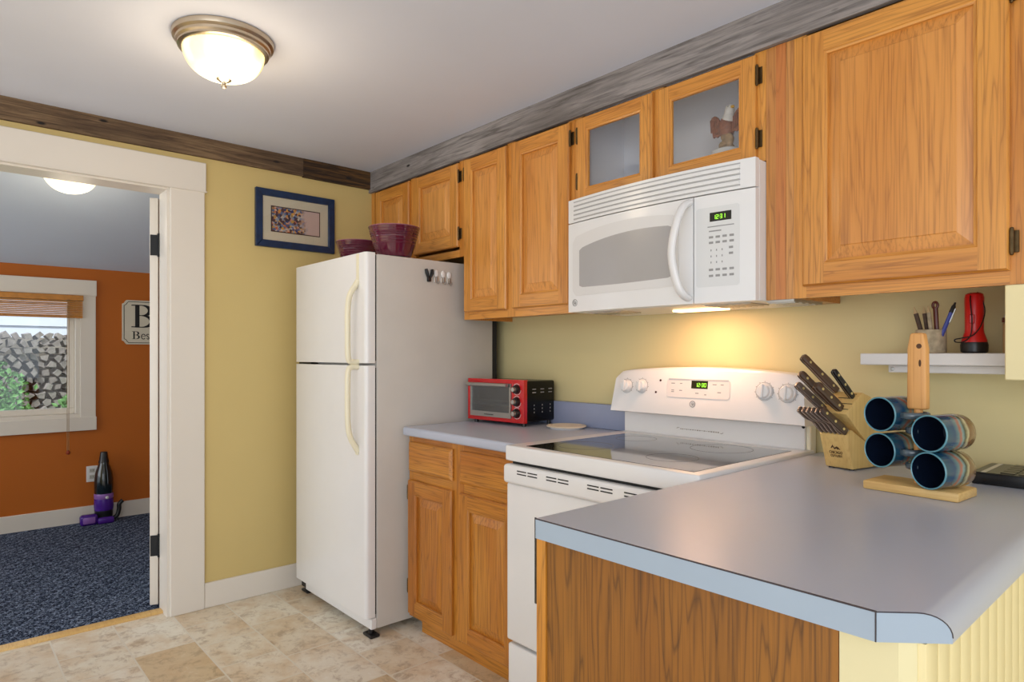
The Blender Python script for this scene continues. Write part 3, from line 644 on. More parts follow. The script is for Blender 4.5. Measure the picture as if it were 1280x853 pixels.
# ------------------------------------------------------------------ microwave
t = thing('microwave', 'white over-the-range microwave with bow handle under the glass cabinet', 'microwave', (2.015, -0.2, 1.40))
MX0, MX1 = 1.631, 2.3995
def yf(x): return -0.362-0.032*(1-((x-2.015)/0.385)**2)
bx(MX0, MX1, -0.340, -0.002, 1.402, 1.832, r=0.003, seg=1).build('body', white, t)
def cpanel(x0, x1, zb, zt, off=0.0, th=0.02, n=24, mb=None, mi=0, rr=0.0):
    """panel bent to the curved front; zb, zt functions of x; off>0 stands proud"""
    mb = mb or MB(); vs = []
    for i in range(n+1):
        x = x0+(x1-x0)*i/n; y = yf(x)-off; zb_ = zb(x); zt_ = zt(x)
        e = min(x-x0, x1-x); k = 0
        if rr and e < rr: k = rr-math.sqrt(max(0, rr*rr-(rr-e)**2))
        vs += [(x, y, zb_+k), (x, y, zt_-k), (x, y+th, zb_+k), (x, y+th, zt_-k)]
    fs = []
    for i in range(n):
        a = 4*i; c = a+4
        fs += [(a, c, c+1, a+1), (a+2, a+3, c+3, c+2), (a, a+2, c+2, c), (a+1, c+1, c+3, a+3)]
    fs += [(0, 1, 3, 2), (4*n, 4*n+2, 4*n+3, 4*n+1)]
    return mb.add(vs, fs, mi)
K = lambda v: (lambda x: v)
vg = cpanel(MX0, MX1, K(1.7455), K(1.834), 0, 0.022)
vgo = vg.build('vent_grille', white, t)
for i in range(4):
    z = 1.759+i*0.0165
    lv = cpanel(1.665, 2.352, K(z), K(z+0.0095), 0.0045, 0.006); lv.build('louver', white, vgo)
so = MB()
for i in range(5): cpanel(1.663, 2.354, K(1.7545+i*0.0165), K(1.7585+i*0.0165), 0.0008, 0.004, mb=so)
so.build('grille_slot', plain('slot_grey', C3(176, 174, 172), 0.6), vgo)
zb = lambda x: 1.402-0.0*x
md = cpanel(MX0, 2.2005, K(1.402), K(1.7415), 0.0, 0.022).build('door', white, t)
arch = lambda x: 1.664+0.026*(1-((x-1.93)/0.27)**2)
cpanel(1.658, 2.150, K(1.462), lambda x: arch(x)+0.022, 0.0015, 0.004, rr=0.02).build('window_surround', plain('white_recess', C3(222, 219, 216), 0.4), md)
sur = lambda a: None
cpanel(1.698, 2.128, lambda x: 1.494-0.004*math.sin((x-1.7)*7), lambda x: 1.640+0.030*(1-((x-1.99)/0.29)**2), 0.0022, 0.004, rr=0.006).build('window_screen', mw_glass, md)
logo(at(NEGY, 1.672, yf(1.672)-0.001, 1.437), 0.012).build('badge', label_g, md)
hp = [(2.188, 1.728, 0.0), (2.182, 1.715, 0.022), (2.172, 1.68, 0.038), (2.160, 1.62, 0.046), (2.154, 1.565, 0.048), (2.160, 1.51, 0.046), (2.172, 1.455, 0.038), (2.180, 1.43, 0.022), (2.184, 1.42, 0.0)]
MB().tube(smoothp([(x, yf(x)-o_, z) for x, z, o_ in hp]), 0.0155, 14, flat=(0.75, 1.0)).build('handle', white, md)
cp = cpanel(2.2045, MX1, K(1.402), K(1.7415), 0.0, 0.022).build('control_panel', white, t)
cpanel(2.212, 2.352, K(1.452), K(1.702), 0.0008, 0.004, rr=0.006).build('keypad_plate', plain('keypad_plate_white', C3(220, 219, 217), 0.35), cp)
cpanel(2.258, 2.327, K(1.656), K(1.684), 0.0016, 0.003, n=6).build('clock_display', disp_b, cp)
digits('12:31', 0.0075, 0.0130, at(NEGY, 2.270, yf(2.276)-0.0028, 1.662)).build('clock_digits', clock_g, cp)
kp = MB()
def key(x, z, w, h): cpanel(x-w/2, x+w/2, K(z-h/2), K(z+h/2), 0.0014, 0.003, n=2, mb=kp)
key(2.293, 1.640, 0.085, 0.003); key(2.275, 1.626, 0.04, 0.004)
for z in (1.607, 1.590):
    for i in range(4): key(2.262+i*0.022, z, 0.014, 0.007)
for r_ in range(3):
    for i in range(3): key(2.262+i*0.018, 1.566-r_*0.019, 0.003, 0.006)
    if r_ < 2: key(2.326, 1.570-r_*0.018, 0.013, 0.007)
for z in (1.505, 1.486):
    for i in range(4): key(2.262+i*0.022, z, 0.014, 0.007)
kp.build('key_labels', label_g, cp)
# underside: lamp lens and filter
bx(1.97, 2.17, -0.165, -0.105, 1.396, 1.4025, r=0.002, seg=1).build('lamp_lens', hood_lens, t)
for x in (1.68, 2.19):
    gr = MB(); gr.box(x, x+0.16, -0.30, -0.18, 1.398, 1.4015)
    for i in range(7): gr.box(x+0.01+i*0.021, x+0.02+i*0.021, -0.295, -0.185, 1.3965, 1.399)
    gr.build('grease_filter', steel, t)
hl = area('hood_lamp', (2.07, -0.185, 1.392), (0, 0, 0), 0.20, 0.05, 1.35, (1.0, 0.56, 0.34)); hl.rotation_euler = (math.radians(4), 0, 0)
fp = MB().box(2.402, 2.486, -0.296, -0.1, 1.397, 1.4045)
for i in range(4): fp.box(2.404, 2.484, -0.285+i*0.045, -0.262+i*0.045, 1.394, 1.3975)
fp.build('underside_plate', steel, fb)

# ------------------------------------------------------------------ range
t = thing('range', 'white freestanding electric range with black glass cooktop', 'stove', (2.05, -0.37, 0))
RX0, RX1 = 1.670, 2.435
bx(RX0+0.002, RX1-0.002, -0.675, -0.03, 0.03, 0.893, r=0.003, seg=1).build('body', white, t)
ck = MB().box(RX0-0.002, RX1+0.0005, -0.722, -0.036, 0.872, 0.925, r=0.007, seg=3); cko = ck.build('cooktop', white, t)
gs = MB().box(1.742, 2.398, -0.690, -0.125, 0.9245, 0.9262); gs.build('cooktop_glass', glassblack, cko)
def ring(cx, cy, r, w=0.0012):
    m = MB(); m.ribbon([(r*math.cos(a), r*math.sin(a), w) for a in [i*2*PI/48 for i in range(49)]], Matrix.Translation((cx, cy, 0.9263)), th=0.0002); return m
for (cx, cy, r) in ((1.87, -0.53, 0.095), (1.87, -0.25, 0.075), (2.22, -0.53, 0.078), (2.22, -0.25, 0.1)):
    ring(cx, cy, r).build('burner_ring', ringm, cko)
# oven door
od = bx(RX0+0.001, RX1-0.001, -0.718, -0.678, 0.252, 0.795, r=0.008, seg=3).build('oven_door', white, t)
vt = MB().box(RX0, RX1, -0.735, -0.678, 0.797, 0.862, r=0.012, seg=4)
vto = vt.build('oven_handle', white, t)
for gx in (1.745, 1.885, 2.06, 2.20):
    sl = MB()
    for k in range(2):
        for z in (0.846, 0.836): sl.box(gx+k*0.052, gx+0.045+k*0.052, -0.7362, -0.734, z-0.0018, z+0.0018)
    sl.build('vent_slots', shadow_m, vto)
bx(RX0+0.02, RX1-0.02, -0.705, -0.675, 0.860, 0.874).build('vent_gap', shadow_m, t)
bx(1.813, 2.292, -0.7195, -0.7165, 0.415, 0.70, r=0.001, seg=1).build('oven_window', glassblack, od)
bx(RX0+0.001, RX1-0.001, -0.712, -0.678, 0.035, 0.238, r=0.008, seg=3).build('storage_drawer', white, t)
for x in (RX0+0.06, RX1-0.06):
    for y in (-0.62, -0.1): MB().lathe([(0, 0), (0.018, 0), (0.018, 0.01), (0.01, 0.012), (0.01, 0.034), (0, 0.034)], 12, M=Matrix.Translation((x, y, 0))).build('leveling_foot', black_pl, t)
# backguard: riser and arched console
bg = MB().box(RX0-0.006, RX1-0.022, -0.060, -0.012, 0.90, 1.02, r=0.003, seg=1); bgo = bg.build('backguard', white, t)
bx(RX1-0.0215, RX1-0.006, -0.055, -0.012, 0.90, 1.02, r=0.003, seg=1).build('side_post', ivory, bgo)
cn = MB(); n = 28; vs = []
CX0, CX1 = 1.640, 2.440
prof = [(-0.030, 0.0), (-0.085, 0.003), (-0.115, 0.012), (-0.121, 0.028), (-0.100, 0.92), (-0.090, 0.985), (-0.070, 1.0), (-0.030, 1.0)]
for i in range(n+1):
    u = i/n; x = CX0+(CX1-CX0)*u; c = (u-0.5)*2
    zt = 1.192-0.020*c*c; ed = 1-abs(c)
    if ed < 0.1: zt -= 0.020*(1-ed/0.1)**2
    zb_ = 1.006
    sx = 0.014*(1-u*2)   # sides lean in towards the top
    for (y, w) in prof: vs.append((x+sx*w, y, zb_+(zt-zb_)*w))
m_ = len(prof); fs = [tuple((i*m_+j, (i+1)*m_+j, (i+1)*m_+j+1, i*m_+j+1)) for i in range(n) for j in range(m_-1)]
fs += [tuple(range(m_)), tuple(n*m_+j for j in range(m_))[::-1], ]+[(i*m_, i*m_+m_-1, (i+1)*m_+m_-1, (i+1)*m_) for i in range(n)]
cn.add(vs, fs); cno = cn.build('console', white, t, angle=40)
def cy(z): return -0.121+0.021*(z-1.01)/0.17         # console face
def tilt(x, z, off=0.0): return Matrix.Translation((x, cy(z)-off, z)) @ Matrix.Rotation(-math.atan(0.021/0.17), 4, 'X') @ NEGY
def knob(x, z, r):
    k = MB().lathe([(0, 0), (r, 0), (r*0.97, 0.005), (r*0.82, 0.008), (r*0.80, 0.016), (r*0.70, 0.019), (0, 0.019)], 28, M=tilt(x, z))
    k.box(-r*0.18, r*0.18, -r*0.86, r*0.86, 0.014, 0.026, r=0.003, seg=2, M=tilt(x, z))
    k.build('knob', white, cno)
    m = MB(); m.ribbon([((r+0.003)*math.cos(a), (r+0.003)*math.sin(a), 0.0006) for a in [i*2*PI/32 for i in range(33)]], tilt(x, z, 0.0004), th=0.0003)
    for a in [PI/2+k_*0.55 for k_ in range(-4, 5)]: m.box((r+0.006)*math.cos(a)-0.0012, (r+0.006)*math.cos(a)+0.0012, (r+0.006)*math.sin(a)-0.0012, (r+0.006)*math.sin(a)+0.0012, 0, 0.0004, M=tilt(x, z, 0.0004))
    m.build('knob_markings', label_g, cno)
for x, z, r in ((1.716, 1.112, 0.025), (1.790, 1.115, 0.025), (2.298, 1.114, 0.028), (2.378, 1.111, 0.028)): knob(x, z, r)
ip = MB().box(-0.132, 0.132, -0.034, 0.036, 0, 0.0016, r=0.012, seg=4, M=tilt(2.040, 1.112), edges=lambda e: abs(e.verts[0].co.z-e.verts[1].co.z) > 0.001)
ip.build('touch_panel', plain('touch_panel_white', C3(240, 232, 226), 0.3), cno)
MB().box(-0.125, 0.125, 0.030, 0.036, 0.001, 0.0026, M=tilt(2.040, 1.112)).build('panel_lip', plain('panel_lip_grey', C3(186, 188, 192), 0.4), cno)
MB().box(-0.030, 0.038, -0.014, 0.016, 0.001, 0.0026, M=tilt(2.045, 1.127)).build('clock_display', disp_b, cno)
digits('12:30', 0.0082, 0.014, tilt(2.032, 1.120, 0.0028)).build('clock_digits', clock_g, cno)
for (x, z, w) in ((-0.105, 0.018, 0.016), (-0.07, 0.018, 0.010), (-0.105, -0.008, 0.012), (-0.07, -0.008, 0.012), (-0.105, -0.014, 0.012), (0.07, 0.018, 0.016), (0.10, 0.018, 0.012), (0.0, -0.016, 0.014), (0.035, -0.02, 0.008), (0.09, -0.01, 0.014)):
    MB().box(x-w/2, x+w/2, z-0.0015, z+0.0015, 0.0016, 0.002, M=tilt(2.040, 1.112)).build('panel_label', label_g, cno)
for x, z in ((1.876, 1.139), (1.858, 1.093)): MB().lathe([(0, 0.002), (0.004, 0.0015), (0.0045, 0)], 12, M=tilt(x, z)).build('indicator_light', plain('indicator_red', C3(70, 10, 16), 0.2), cno)
logo(tilt(2.024, 1.056, 0.0005), 0.011).build('badge', label_g, cno)
sw = MB(); random.seed(3); x = 1.935
Mx = at(NEGY, 0, -0.0605, 0)
sw.ribbon([(1.918, 0.954, 0.0008), (1.924, 0.958, 0.0014), (1.932, 0.9575, 0.0004)], Mx, th=0.0004)
while x < 2.10:
    w = random.uniform(0.004, 0.009); hgt = random.uniform(0.0012, 0.003); sw.box(x, x+w, 0.954-hgt, 0.954+hgt*0.6, 0, 0.0004, M=Mx); x += w+0.0025
sw.ribbon([(2.103, 0.950, 0.0004), (2.111, 0.950, 0.0014), (2.117, 0.954, 0.0008)], Mx, th=0.0004)
sw.build('script_lettering', plain('pale_grey_script', C3(168, 160, 150), 0.5), bgo)
MB().lathe([(0, 0.003), (0.005, 0.002), (0.006, 0)], 12, M=at(NEGY, 2.408, -0.0605, 1.000)).build('screw', shadow_m, bgo)

# ------------------------------------------------------------------ toaster oven
TZ = 0.914
t = thing('toaster_oven', 'red toaster oven with black sides and glass door, left counter', 'toaster oven', (1.055, -0.145, TZ), math.radians(4))
w2, d2 = 0.185, 0.105
b = MB().box(-w2+0.004, w2-0.004, -d2+0.012, d2, 0.018, 0.205, r=0.010, seg=3); b.build('body', plain('deep_black_enamel', C3(6, 6, 7), 0.25, spec=0.25), t, local=True)
fr = MB()
O = [(-w2, 0.016), (w2, 0.016), (w2, 0.208), (-w2, 0.208)]
I = [(-w2+0.022, 0.036), (w2-0.075, 0.036), (w2-0.075, 0.190), (-w2+0.022, 0.190)]
for (a0, a1, b0, b1) in ((-w2, w2, 0.190, 0.208), (-w2, w2, 0.016, 0.036), (-w2, -w2+0.022, 0.036, 0.190), (w2-0.075, w2, 0.036, 0.190)):
    fr.box(a0, a1, -d2-0.008, -d2+0.014, b0, b1)
fro = fr.build('front_bezel', red_gloss, t, local=True)
MB().prism([(-w2, -d2-0.006), (w2, -d2-0.006), (w2-0.002, -d2+0.02), (-w2+0.002, -d2+0.02)], 0.2065, 0.2105, 'z').build('top_lip', red_gloss, t, local=True)
dg = MB()
dg.box(-w2+0.022, w2-0.077, -d2-0.014, -d2-0.004, 0.034, 0.058); dg.box(-w2+0.022, w2-0.077, -d2-0.014, -d2-0.004, 0.178, 0.192)
dg.box(-w2+0.022, -w2+0.030, -d2-0.014, -d2-0.004, 0.058, 0.178); dg.box(w2-0.085, w2-0.077, -d2-0.014, -d2-0.004, 0.058, 0.178)
dgo = dg.build('door', steel, t, local=True)
bx(-w2+0.03, w2-0.085, -d2-0.010, -d2-0.006, 0.058, 0.178).build('door_glass', pane2, dgo, local=True)
hd = MB().tube([(-w2+0.018, -d2-0.030, 0.184), (w2-0.085, -d2-0.030, 0.184)], 0.009, 12); hdo = hd.build('door_handle', steel, dgo, local=True)
for xx in (-w2+0.03, w2-0.10): bx(xx-0.007, xx+0.007, -d2-0.028, -d2-0.012, 0.176, 0.190).build('handle_bracket', black_pl, dgo, local=True)
tx = MB(); x = -0.065
for i in range(8): tx.box(x, x+0.006, -d2-0.0146, -d2-0.0138, 0.043, 0.047); x += 0.0078
tx.build('door_lettering', black_pl, dgo, local=True)
cv = MB().box(-w2+0.02, w2-0.078, -d2+0.0125, d2-0.02, 0.038, 0.19); 
rk = MB()
for z in (0.088, 0.108): rk.tube([(-w2+0.03, -d2-0.002, z), (w2-0.085, -d2-0.002, z)], 0.004, 8)
rk.build('rack', steel, t, local=True)
for i, z in enumerate((0.168, 0.112, 0.060)):
    k = MB().lathe([(0, 0), (0.021, 0), (0.021, 0.006), (0.017, 0.018), (0, 0.018)], 24, M=at(NEGY, w2-0.042, -d2-0.008, z)); ko = k.build('knob', black_pl, t, local=True)
    MB().lathe([(0, 0.030), (0.010, 0.030), (0.0115, 0.018), (0, 0.018)], 16, M=at(NEGY, w2-0.042, -d2-0.008, z)).build('knob_cap', steel, ko, local=True)
    MB().ribbon([(0.025*math.cos(a), 0.025*math.sin(a), 0.001) for a in [0.9+j*0.25 for j in range(22)]], at(NEGY, w2-0.042, -d2-0.0083, z), th=0.0004).build('dial_markings', porcelain, ko, local=True)
vn = MB()
for yy in (-0.04, 0.015, 0.07):
    for z in (0.062, 0.078, 0.094): vn.ball((w2-0.0035, yy, z), (0.0012, 0.0025, 0.004), 8)
    for z in (0.15, 0.165): vn.box(w2-0.0045, w2-0.0032, yy-0.012, yy+0.012, z, z+0.004)
vn.build('side_vents', label_g, t, local=True)
for x in (-w2+0.03, w2-0.025):
    for y in (-d2+0.02, d2-0.02): MB().lathe([(0, 0), (0.010, 0), (0.009, 0.02), (0, 0.02)], 12, M=Matrix.Translation((x, y, 0))).build('foot', black_pl, t, local=True)
# trivet
t = thing('trivet', 'round cork-coloured trivet on the counter beside the toaster oven', 'trivet', (1.395, -0.125, TZ))
MB().lathe([(0, 0.007), (0.080, 0.007), (0.086, 0.0085), (0.088, 0.012), (0.084, 0.014), (0.078, 0.0125), (0, 0.0125)], 40).build('disc', plain('cork_cream', C3(232, 218, 196), 0.6, var=0.04, scale=40), t, local=True)
MB().lathe([(0, 0), (0.072, 0), (0.076, 0.007), (0, 0.0075)], 32).build('base', white, t, local=True)

# ------------------------------------------------------------------ picture
t = thing('framed_picture', 'navy framed picture with a cream mat on the yellow wall', 'picture', (0.0, -0.757, 1.797))
y0, y1, z0, z1, fw = -0.974, -0.540, 1.797, 2.098, 0.036
f = MB()
for a in (((y0, z0), (y1, z0), (y1-fw, z0+fw), (y0+fw, z0+fw)), ((y0, z1), (y1, z1), (y1-fw, z1-fw), (y0+fw, z1-fw)), ((y0, z0), (y0, z1), (y0+fw, z1-fw), (y0+fw, z0+fw)), ((y1, z0), (y1, z1), (y1-fw, z1-fw), (y1-fw, z0+fw))):
    f.prism(a, 0.001, 0.022, 'x', r=0.002, seg=1)
f.build('frame', navy, t)
bx(0.003, 0.010, y0+fw-0.002, y1-fw+0.002, z0+fw-0.002, z1-fw+0.002).build('mat', matboard, t)
bx(0.0095, 0.0108, -0.893, -0.622, 1.880, 2.016).build('inner_border', plain('dark_maroon_line', C3(56, 26, 24), 0.6), t)
bx(0.0105, 0.0114, -0.888, -0.627, 1.885, 2.011).build('print', pic_m, t)
bx(0.0140, 0.0150, y0+fw-0.002, y1-fw+0.002, z0+fw-0.002, z1-fw+0.002).build('glass', glassy('picture_glass', 0.97), t)

# ------------------------------------------------------------------ ceiling lights
def dome(name, label, loc, R, rot=(0, 0, 0), finial=True, mat=dome_m):
    t = thing(name, label, 'ceiling light', loc, rot=rot)
    MB().lathe([(0.0, -0.0005), (R, -0.0005), (R*1.0, -0.006), (R*0.985, -0.016), (R*0.93, -0.022), (R*0.925, -0.03), (R*0.89, -0.036), (R*0.89, -0.042), (R*0.84, -0.046), (R*0.80, -0.046), (R*0.80, -0.03)], 56).build('ring', nickel if finial else white, t, local=True)
    p = []; n = 14
    for i in range(n+1):
        a = i/n*PI/2; p.append((R*0.80*math.cos(a)**0.8 if i < n else 0.0, -0.040-0.095*math.sin(a)))
    d = MB(); seg = 96; vs = []; m = len(p)
    for k in range(seg):
        a = 2*PI*k/seg; rib = 1+(0.012 if (k % 2 and finial) else 0)
        for r, z in p: vs.append((r*rib*math.cos(a), r*rib*math.sin(a), z))
    d.add(vs, [(k*m+i, ((k+1) % seg)*m+i, ((k+1) % seg)*m+i+1, k*m+i+1) for k in range(seg) for i in range(m-1)])
    d.build('glass_dome', mat, t, local=True)
    if finial:
        MB().lathe([(0, -0.128), (0.022, -0.130), (0.024, -0.136), (0.016, -0.142), (0.007, -0.146), (0.006, -0.152), (0.009, -0.157), (0.006, -0.164), (0, -0.166)], 24).build('finial', nickel, t, local=True)
    return t
dome('ceiling_light', 'flush ceiling light with nickel ring and glowing ribbed glass dome', (1.11, -1.480, HC-0.0005), 0.158)
point('ceiling_bulb', (1.11, -1.48, HC-0.24), 4, (1.0, 0.80, 0.55), 0.10)
dome('ceiling_light', 'glowing opal dome light on the sloped ceiling beyond the doorway', (-0.93, -1.64, 2.27), 0.16, rot=(0, -math.atan(0.302), 0), finial=False, mat=dome2_m)
point('far_bulb', (-0.93, -1.64, 1.95), 2.5, (1.0, 0.86, 0.66), 0.10)

# ------------------------------------------------------------------ far room things
t = thing('window_blind', 'raised wooden slat blind at the top of the far window', 'blind', (-2.28, -1.91, 1.51))
bx(-2.292, -2.255, WY0+0.01, -1.385, 1.628, 1.668, r=0.003, seg=1).build('headrail', bamboo, t)
for i in range(9):
    z = 1.515+i*0.0125
    b = MB().box(-2.290, -2.258, WY0+0.012, -1.390, z, z+0.0085); b.build('slat', bamboo, t)
bx(-2.291, -2.257, WY0+0.012, -1.390, 1.503, 1.513, r=0.002, seg=1).build('bottom_rail', bamboo, t)
cdm = MB().tube([(-2.252, -1.475, 1.64), (-2.252, -1.475, 0.545)], 0.0018, 6); cdm.tube([(-2.252, -1.485, 1.64), (-2.252, -1.485, 0.545)], 0.0018, 6); cdm.build('pull_cord', plain('cord_tan', C3(160, 130, 90), 0.8), t)
MB().lathe([(0, 0), (0.012, 0.004), (0.014, 0.016), (0.006, 0.032), (0, 0.034)], 12, M=Matrix.Translation((-2.252, -1.480, 0.515))).build('cord_tassel', plain('tassel_wood', C3(140, 50, 20), 0.4), t)
# sign
t = thing('wall_sign', 'cream sign with a big black letter B on the orange wall', 'sign', (-2.298, -0.9, 1.315))
sy0, sy1, sz0, sz1, c = -1.133, -0.66, 1.316, 1.654, 0.03
def notch(k):
    a0, a1, b0, b1 = sy0+k, sy1-k, sz0+k, sz1-k
    return [(a0, b0+c), (a0+c*0.45, b0+c*0.75), (a0+c*0.7, b0+c*0.3), (a0+c, b0), (a1-c, b0), (a1-c*0.7, b0+c*0.3), (a1-c*0.45, b0+c*0.75), (a1, b0+c), (a1, b1-c), (a1-c*0.45, b1-c*0.75), (a1-c*0.7, b1-c*0.3), (a1-c, b1), (a0+c, b1), (a0+c*0.7, b1-c*0.3), (a0+c*0.45, b1-c*0.75), (a0, b1-c)]
MB().prism(notch(0), -2.299, -2.284, 'x').build('board', signw, t)
ln = MB(); q = notch(0.012); ln.ribbon([(p[0], p[1], 0.0022) for p in q+[q[0]]], at(POSX, -2.2838, 0, 0), th=0.0008); ln.build('border_line', blackpaint, t)
def letterB(mb, x, z, h, M):
    w = h*0.88; s = h*0.085
    mb.ribbon([(x+w*0.26, z, s), (x+w*0.26, z+h, s)], M)
    mb.ribbon([(x, z+0.03*h, 0.022*h), (x+w*0.45, z+0.02*h, 0.02*h)], M); mb.ribbon([(x, z+0.97*h, 0.022*h), (x+w*0.45, z+0.98*h, 0.02*h)], M)
    def bowl_(z0, z1, r):
        zc = (z0+z1)/2; hh = (z1-z0)/2; pts = [(x+w*0.26, z1, 0.018*h)]
        for i in range(13):
            a = PI/2-i*PI/12; pts.append((x+w*0.45+r*math.cos(a), zc+hh*math.sin(a), (0.018+0.075*math.cos(a)**1.5)*h))
        pts.append((x+w*0.26, z0, 0.018*h)); mb.ribbon(pts, M)
    bowl_(z+0.53*h, z+0.98*h, w*0.38); bowl_(z+0.02*h, z+0.53*h, w*0.46)
SM = at(POSX, -2.2838, 0, 0)
lt = MB(); letterB(lt, -1.072, 1.445, 0.176, SM)
letterB(lt, -1.068, 1.356, 0.060, SM)
def arc(cx, cz, rx, rz, a0, a1, w, n=12): return [(cx+rx*math.cos(a0+(a1-a0)*i/n), cz+rz*math.sin(a0+(a1-a0)*i/n), w) for i in range(n+1)]
xh = 0.040; z = 1.356
def e_(x):
    lt.ribbon([(x+0.002, z+xh*0.58, 0.0015), (x+0.029, z+xh*0.58, 0.0015)], SM); lt.ribbon(arc(x+0.016, z+xh/2, 0.014, xh/2-0.001, 0.2, 5.6, 0.003), SM)
e_(-1.006)
lt.ribbon(smoothp([(-0.951, z+xh*0.85, 0.002), (-0.960, z+xh*0.98, 0.003), (-0.968, z+xh*0.8, 0.003), (-0.960, z+xh*0.52, 0.003), (-0.951, z+xh*0.25, 0.003), (-0.958, z+0.001, 0.003), (-0.969, z+xh*0.2, 0.002)], 4), SM)
lt.ribbon([(-0.935, z, 0.0032), (-0.935, z+xh, 0.0032)], SM); lt.ribbon([(-0.943, z+0.001, 0.0012), (-0.927, z+0.001, 0.0012)], SM); lt.ribbon([(-0.935, z+xh+0.008, 0.0034), (-0.935, z+xh+0.015, 0.0034)], SM)
lt.ribbon(arc(-0.903, z+xh/2, 0.014, xh/2, 0.8, 5.5, 0.003), SM); lt.ribbon([(-0.889, z, 0.0032), (-0.889, z+0.062, 0.0032)], SM)
e_(-0.876)
lt.build('lettering', blackpaint, t)
# outlet
t = thing('wall_outlet', 'white electrical outlet low on the orange wall behind the vacuum', 'outlet', (-2.299, -1.325, 0.29))
bx(-2.2995, -2.294, -1.362, -1.290, 0.295, 0.412, r=0.002, seg=1).build('cover_plate', white, t)
for z in (0.330, 0.378):
    s = MB().box(-2.2942, -2.2925, -1.343, -1.309, z-0.014, z+0.014, r=0.0008, seg=1); so = s.build('socket', plain('socket_grey', C3(190, 186, 176), 0.5), t)
    q = MB()
    for yy in (-1.333, -1.319): q.box(-2.2926, -2.2921, yy-0.001, yy+0.001, z-0.004, z+0.007)
    q.build('socket_slot', shadow_m, so)
# stick vacuum
t = thing('handheld_vacuum', 'black and purple handheld vacuum standing against the orange wall', 'vacuum', (-2.215, -1.265, 0.004))
V = Matrix.Translation((0, 0, 0))
MB().lathe([(0, 0.02), (0.052, 0.022), (0.058, 0.05), (0.060, 0.09)], 28).build('dust_cup', black_pl, t, local=True)
MB().lathe([(0.0605, 0.09), (0.063, 0.12), (0.062, 0.16), (0.0605, 0.175)], 28).build('purple_band', purple, t, local=True)
MB().lathe([(0.0605, 0.175), (0.0625, 0.18), (0.0625, 0.205), (0.060, 0.212)], 28).build('lilac_trim', lilac, t, local=True)
MB().lathe([(0.060, 0.212), (0.062, 0.25), (0.061, 0.31), (0.056, 0.36), (0.044, 0.40), (0.034, 0.425), (0.033, 0.44)], 28).build('body', plain('dark_teal_gloss', C3(14, 26, 30), 0.12, coat=0.6), t, local=True)
MB().lathe([(0.035, 0.44), (0.030, 0.46), (0.024, 0.505), (0.022, 0.515), (0, 0.517)], 20).build('nozzle_cap', black_pl, t, local=True)
bh = MB().box(0.0, 0.075, -0.155, -0.045, 0.0, 0.075, r=0.02, seg=3); bh.build('brush_head', purple, t, local=True)
MB().box(0.06, 0.08, -0.14, -0.065, 0.015, 0.06, r=0.006, seg=2).build('brush_window', lilac, t, local=True)
MB().box(-0.02, 0.085, -0.05, 0.055, 0.0, 0.045, r=0.014, seg=3).build('foot', purple, t, local=True)
MB().tube(smoothp([(0.0, 0.02, 0.02), (0.02, 0.075, 0.03), (0.02, 0.094, 0.08), (0.02, 0.096, 0.12), (0.02, 0.118, 0.145)]), 0.015, 12).build('hose', black_pl, t, local=True)
MB().ball((0.060, 0.01, 0.186), (0.006, 0.012, 0.012), 12).build('power_button', porcelain, t, local=True)

# ------------------------------------------------------------------ outside the far window
tag(bx(-9.0, -2.5, -7, 3, 0.45, 0.66).build('lawn', grassm), kind='structure')
bk = MB().prism([(-5.9, 0.6), (-4.82, 0.6), (-5.02, 1.3), (-5.25, 1.42), (-5.9, 1.42)], -7, 3, 'y'); tag(bk.build('log_gap_backing', plain('log_gap_shade', C3(92, 88, 80), 0.95, var=0.3)), kind='structure')  # dark backing added so the gaps between the logs look shaded
sd = MB()
for i in range(12): sd.prism([(-6.0, 1.15+i*0.14), (-5.975, 1.15+i*0.14), (-5.995, 1.29+i*0.14), (-6.0, 1.29+i*0.14)], -7, 3, 'y')
sd.box(-6.1, -6.0, -7, 3, 0.6, 2.9); struct('wall_outside', sd, siding_m)
GL = 'weathered grey piece of split firewood in the stack outside the far window'
protos = []
for pts in ([(-0.058, -0.02), (0.0, -0.05), (0.055, -0.01), (0.03, 0.045), (-0.03, 0.05)], [(-0.055, -0.03), (0.05, -0.035), (0.045, 0.02), (-0.01, 0.056)], [(-0.05, 0.0), (-0.01, -0.055), (0.056, -0.01), (0.02, 0.05)], [(-0.056, -0.015), (0.01, -0.04), (0.058, 0.005), (0.0, 0.035)]):
    m_l = MB().prism(pts, -0.18, 0.18, 'x'); protos.append(tag(m_l.build('firewood_log', jean, local=True, angle=5), GL, 'firewood', 'split firewood stacked outside the window'))
random.seed(11); used = set()
for r_ in range(11):
    for k in range(24):
        q = random.randrange(4); o = protos[q] if q not in used else protos[q].copy()
        if q in used: S.collection.objects.link(o)
        used.add(q)
        o.location = (-4.5-r_*0.02+random.uniform(-0.05, 0.05), -2.95+k*0.090+(r_ % 2)*0.045, 0.70+r_*0.072)
        o.rotation_euler = (random.uniform(0, 6.28), random.uniform(-0.05, 0.05), random.uniform(-0.06, 0.06)); o.scale = (1, 0.72, 0.66)
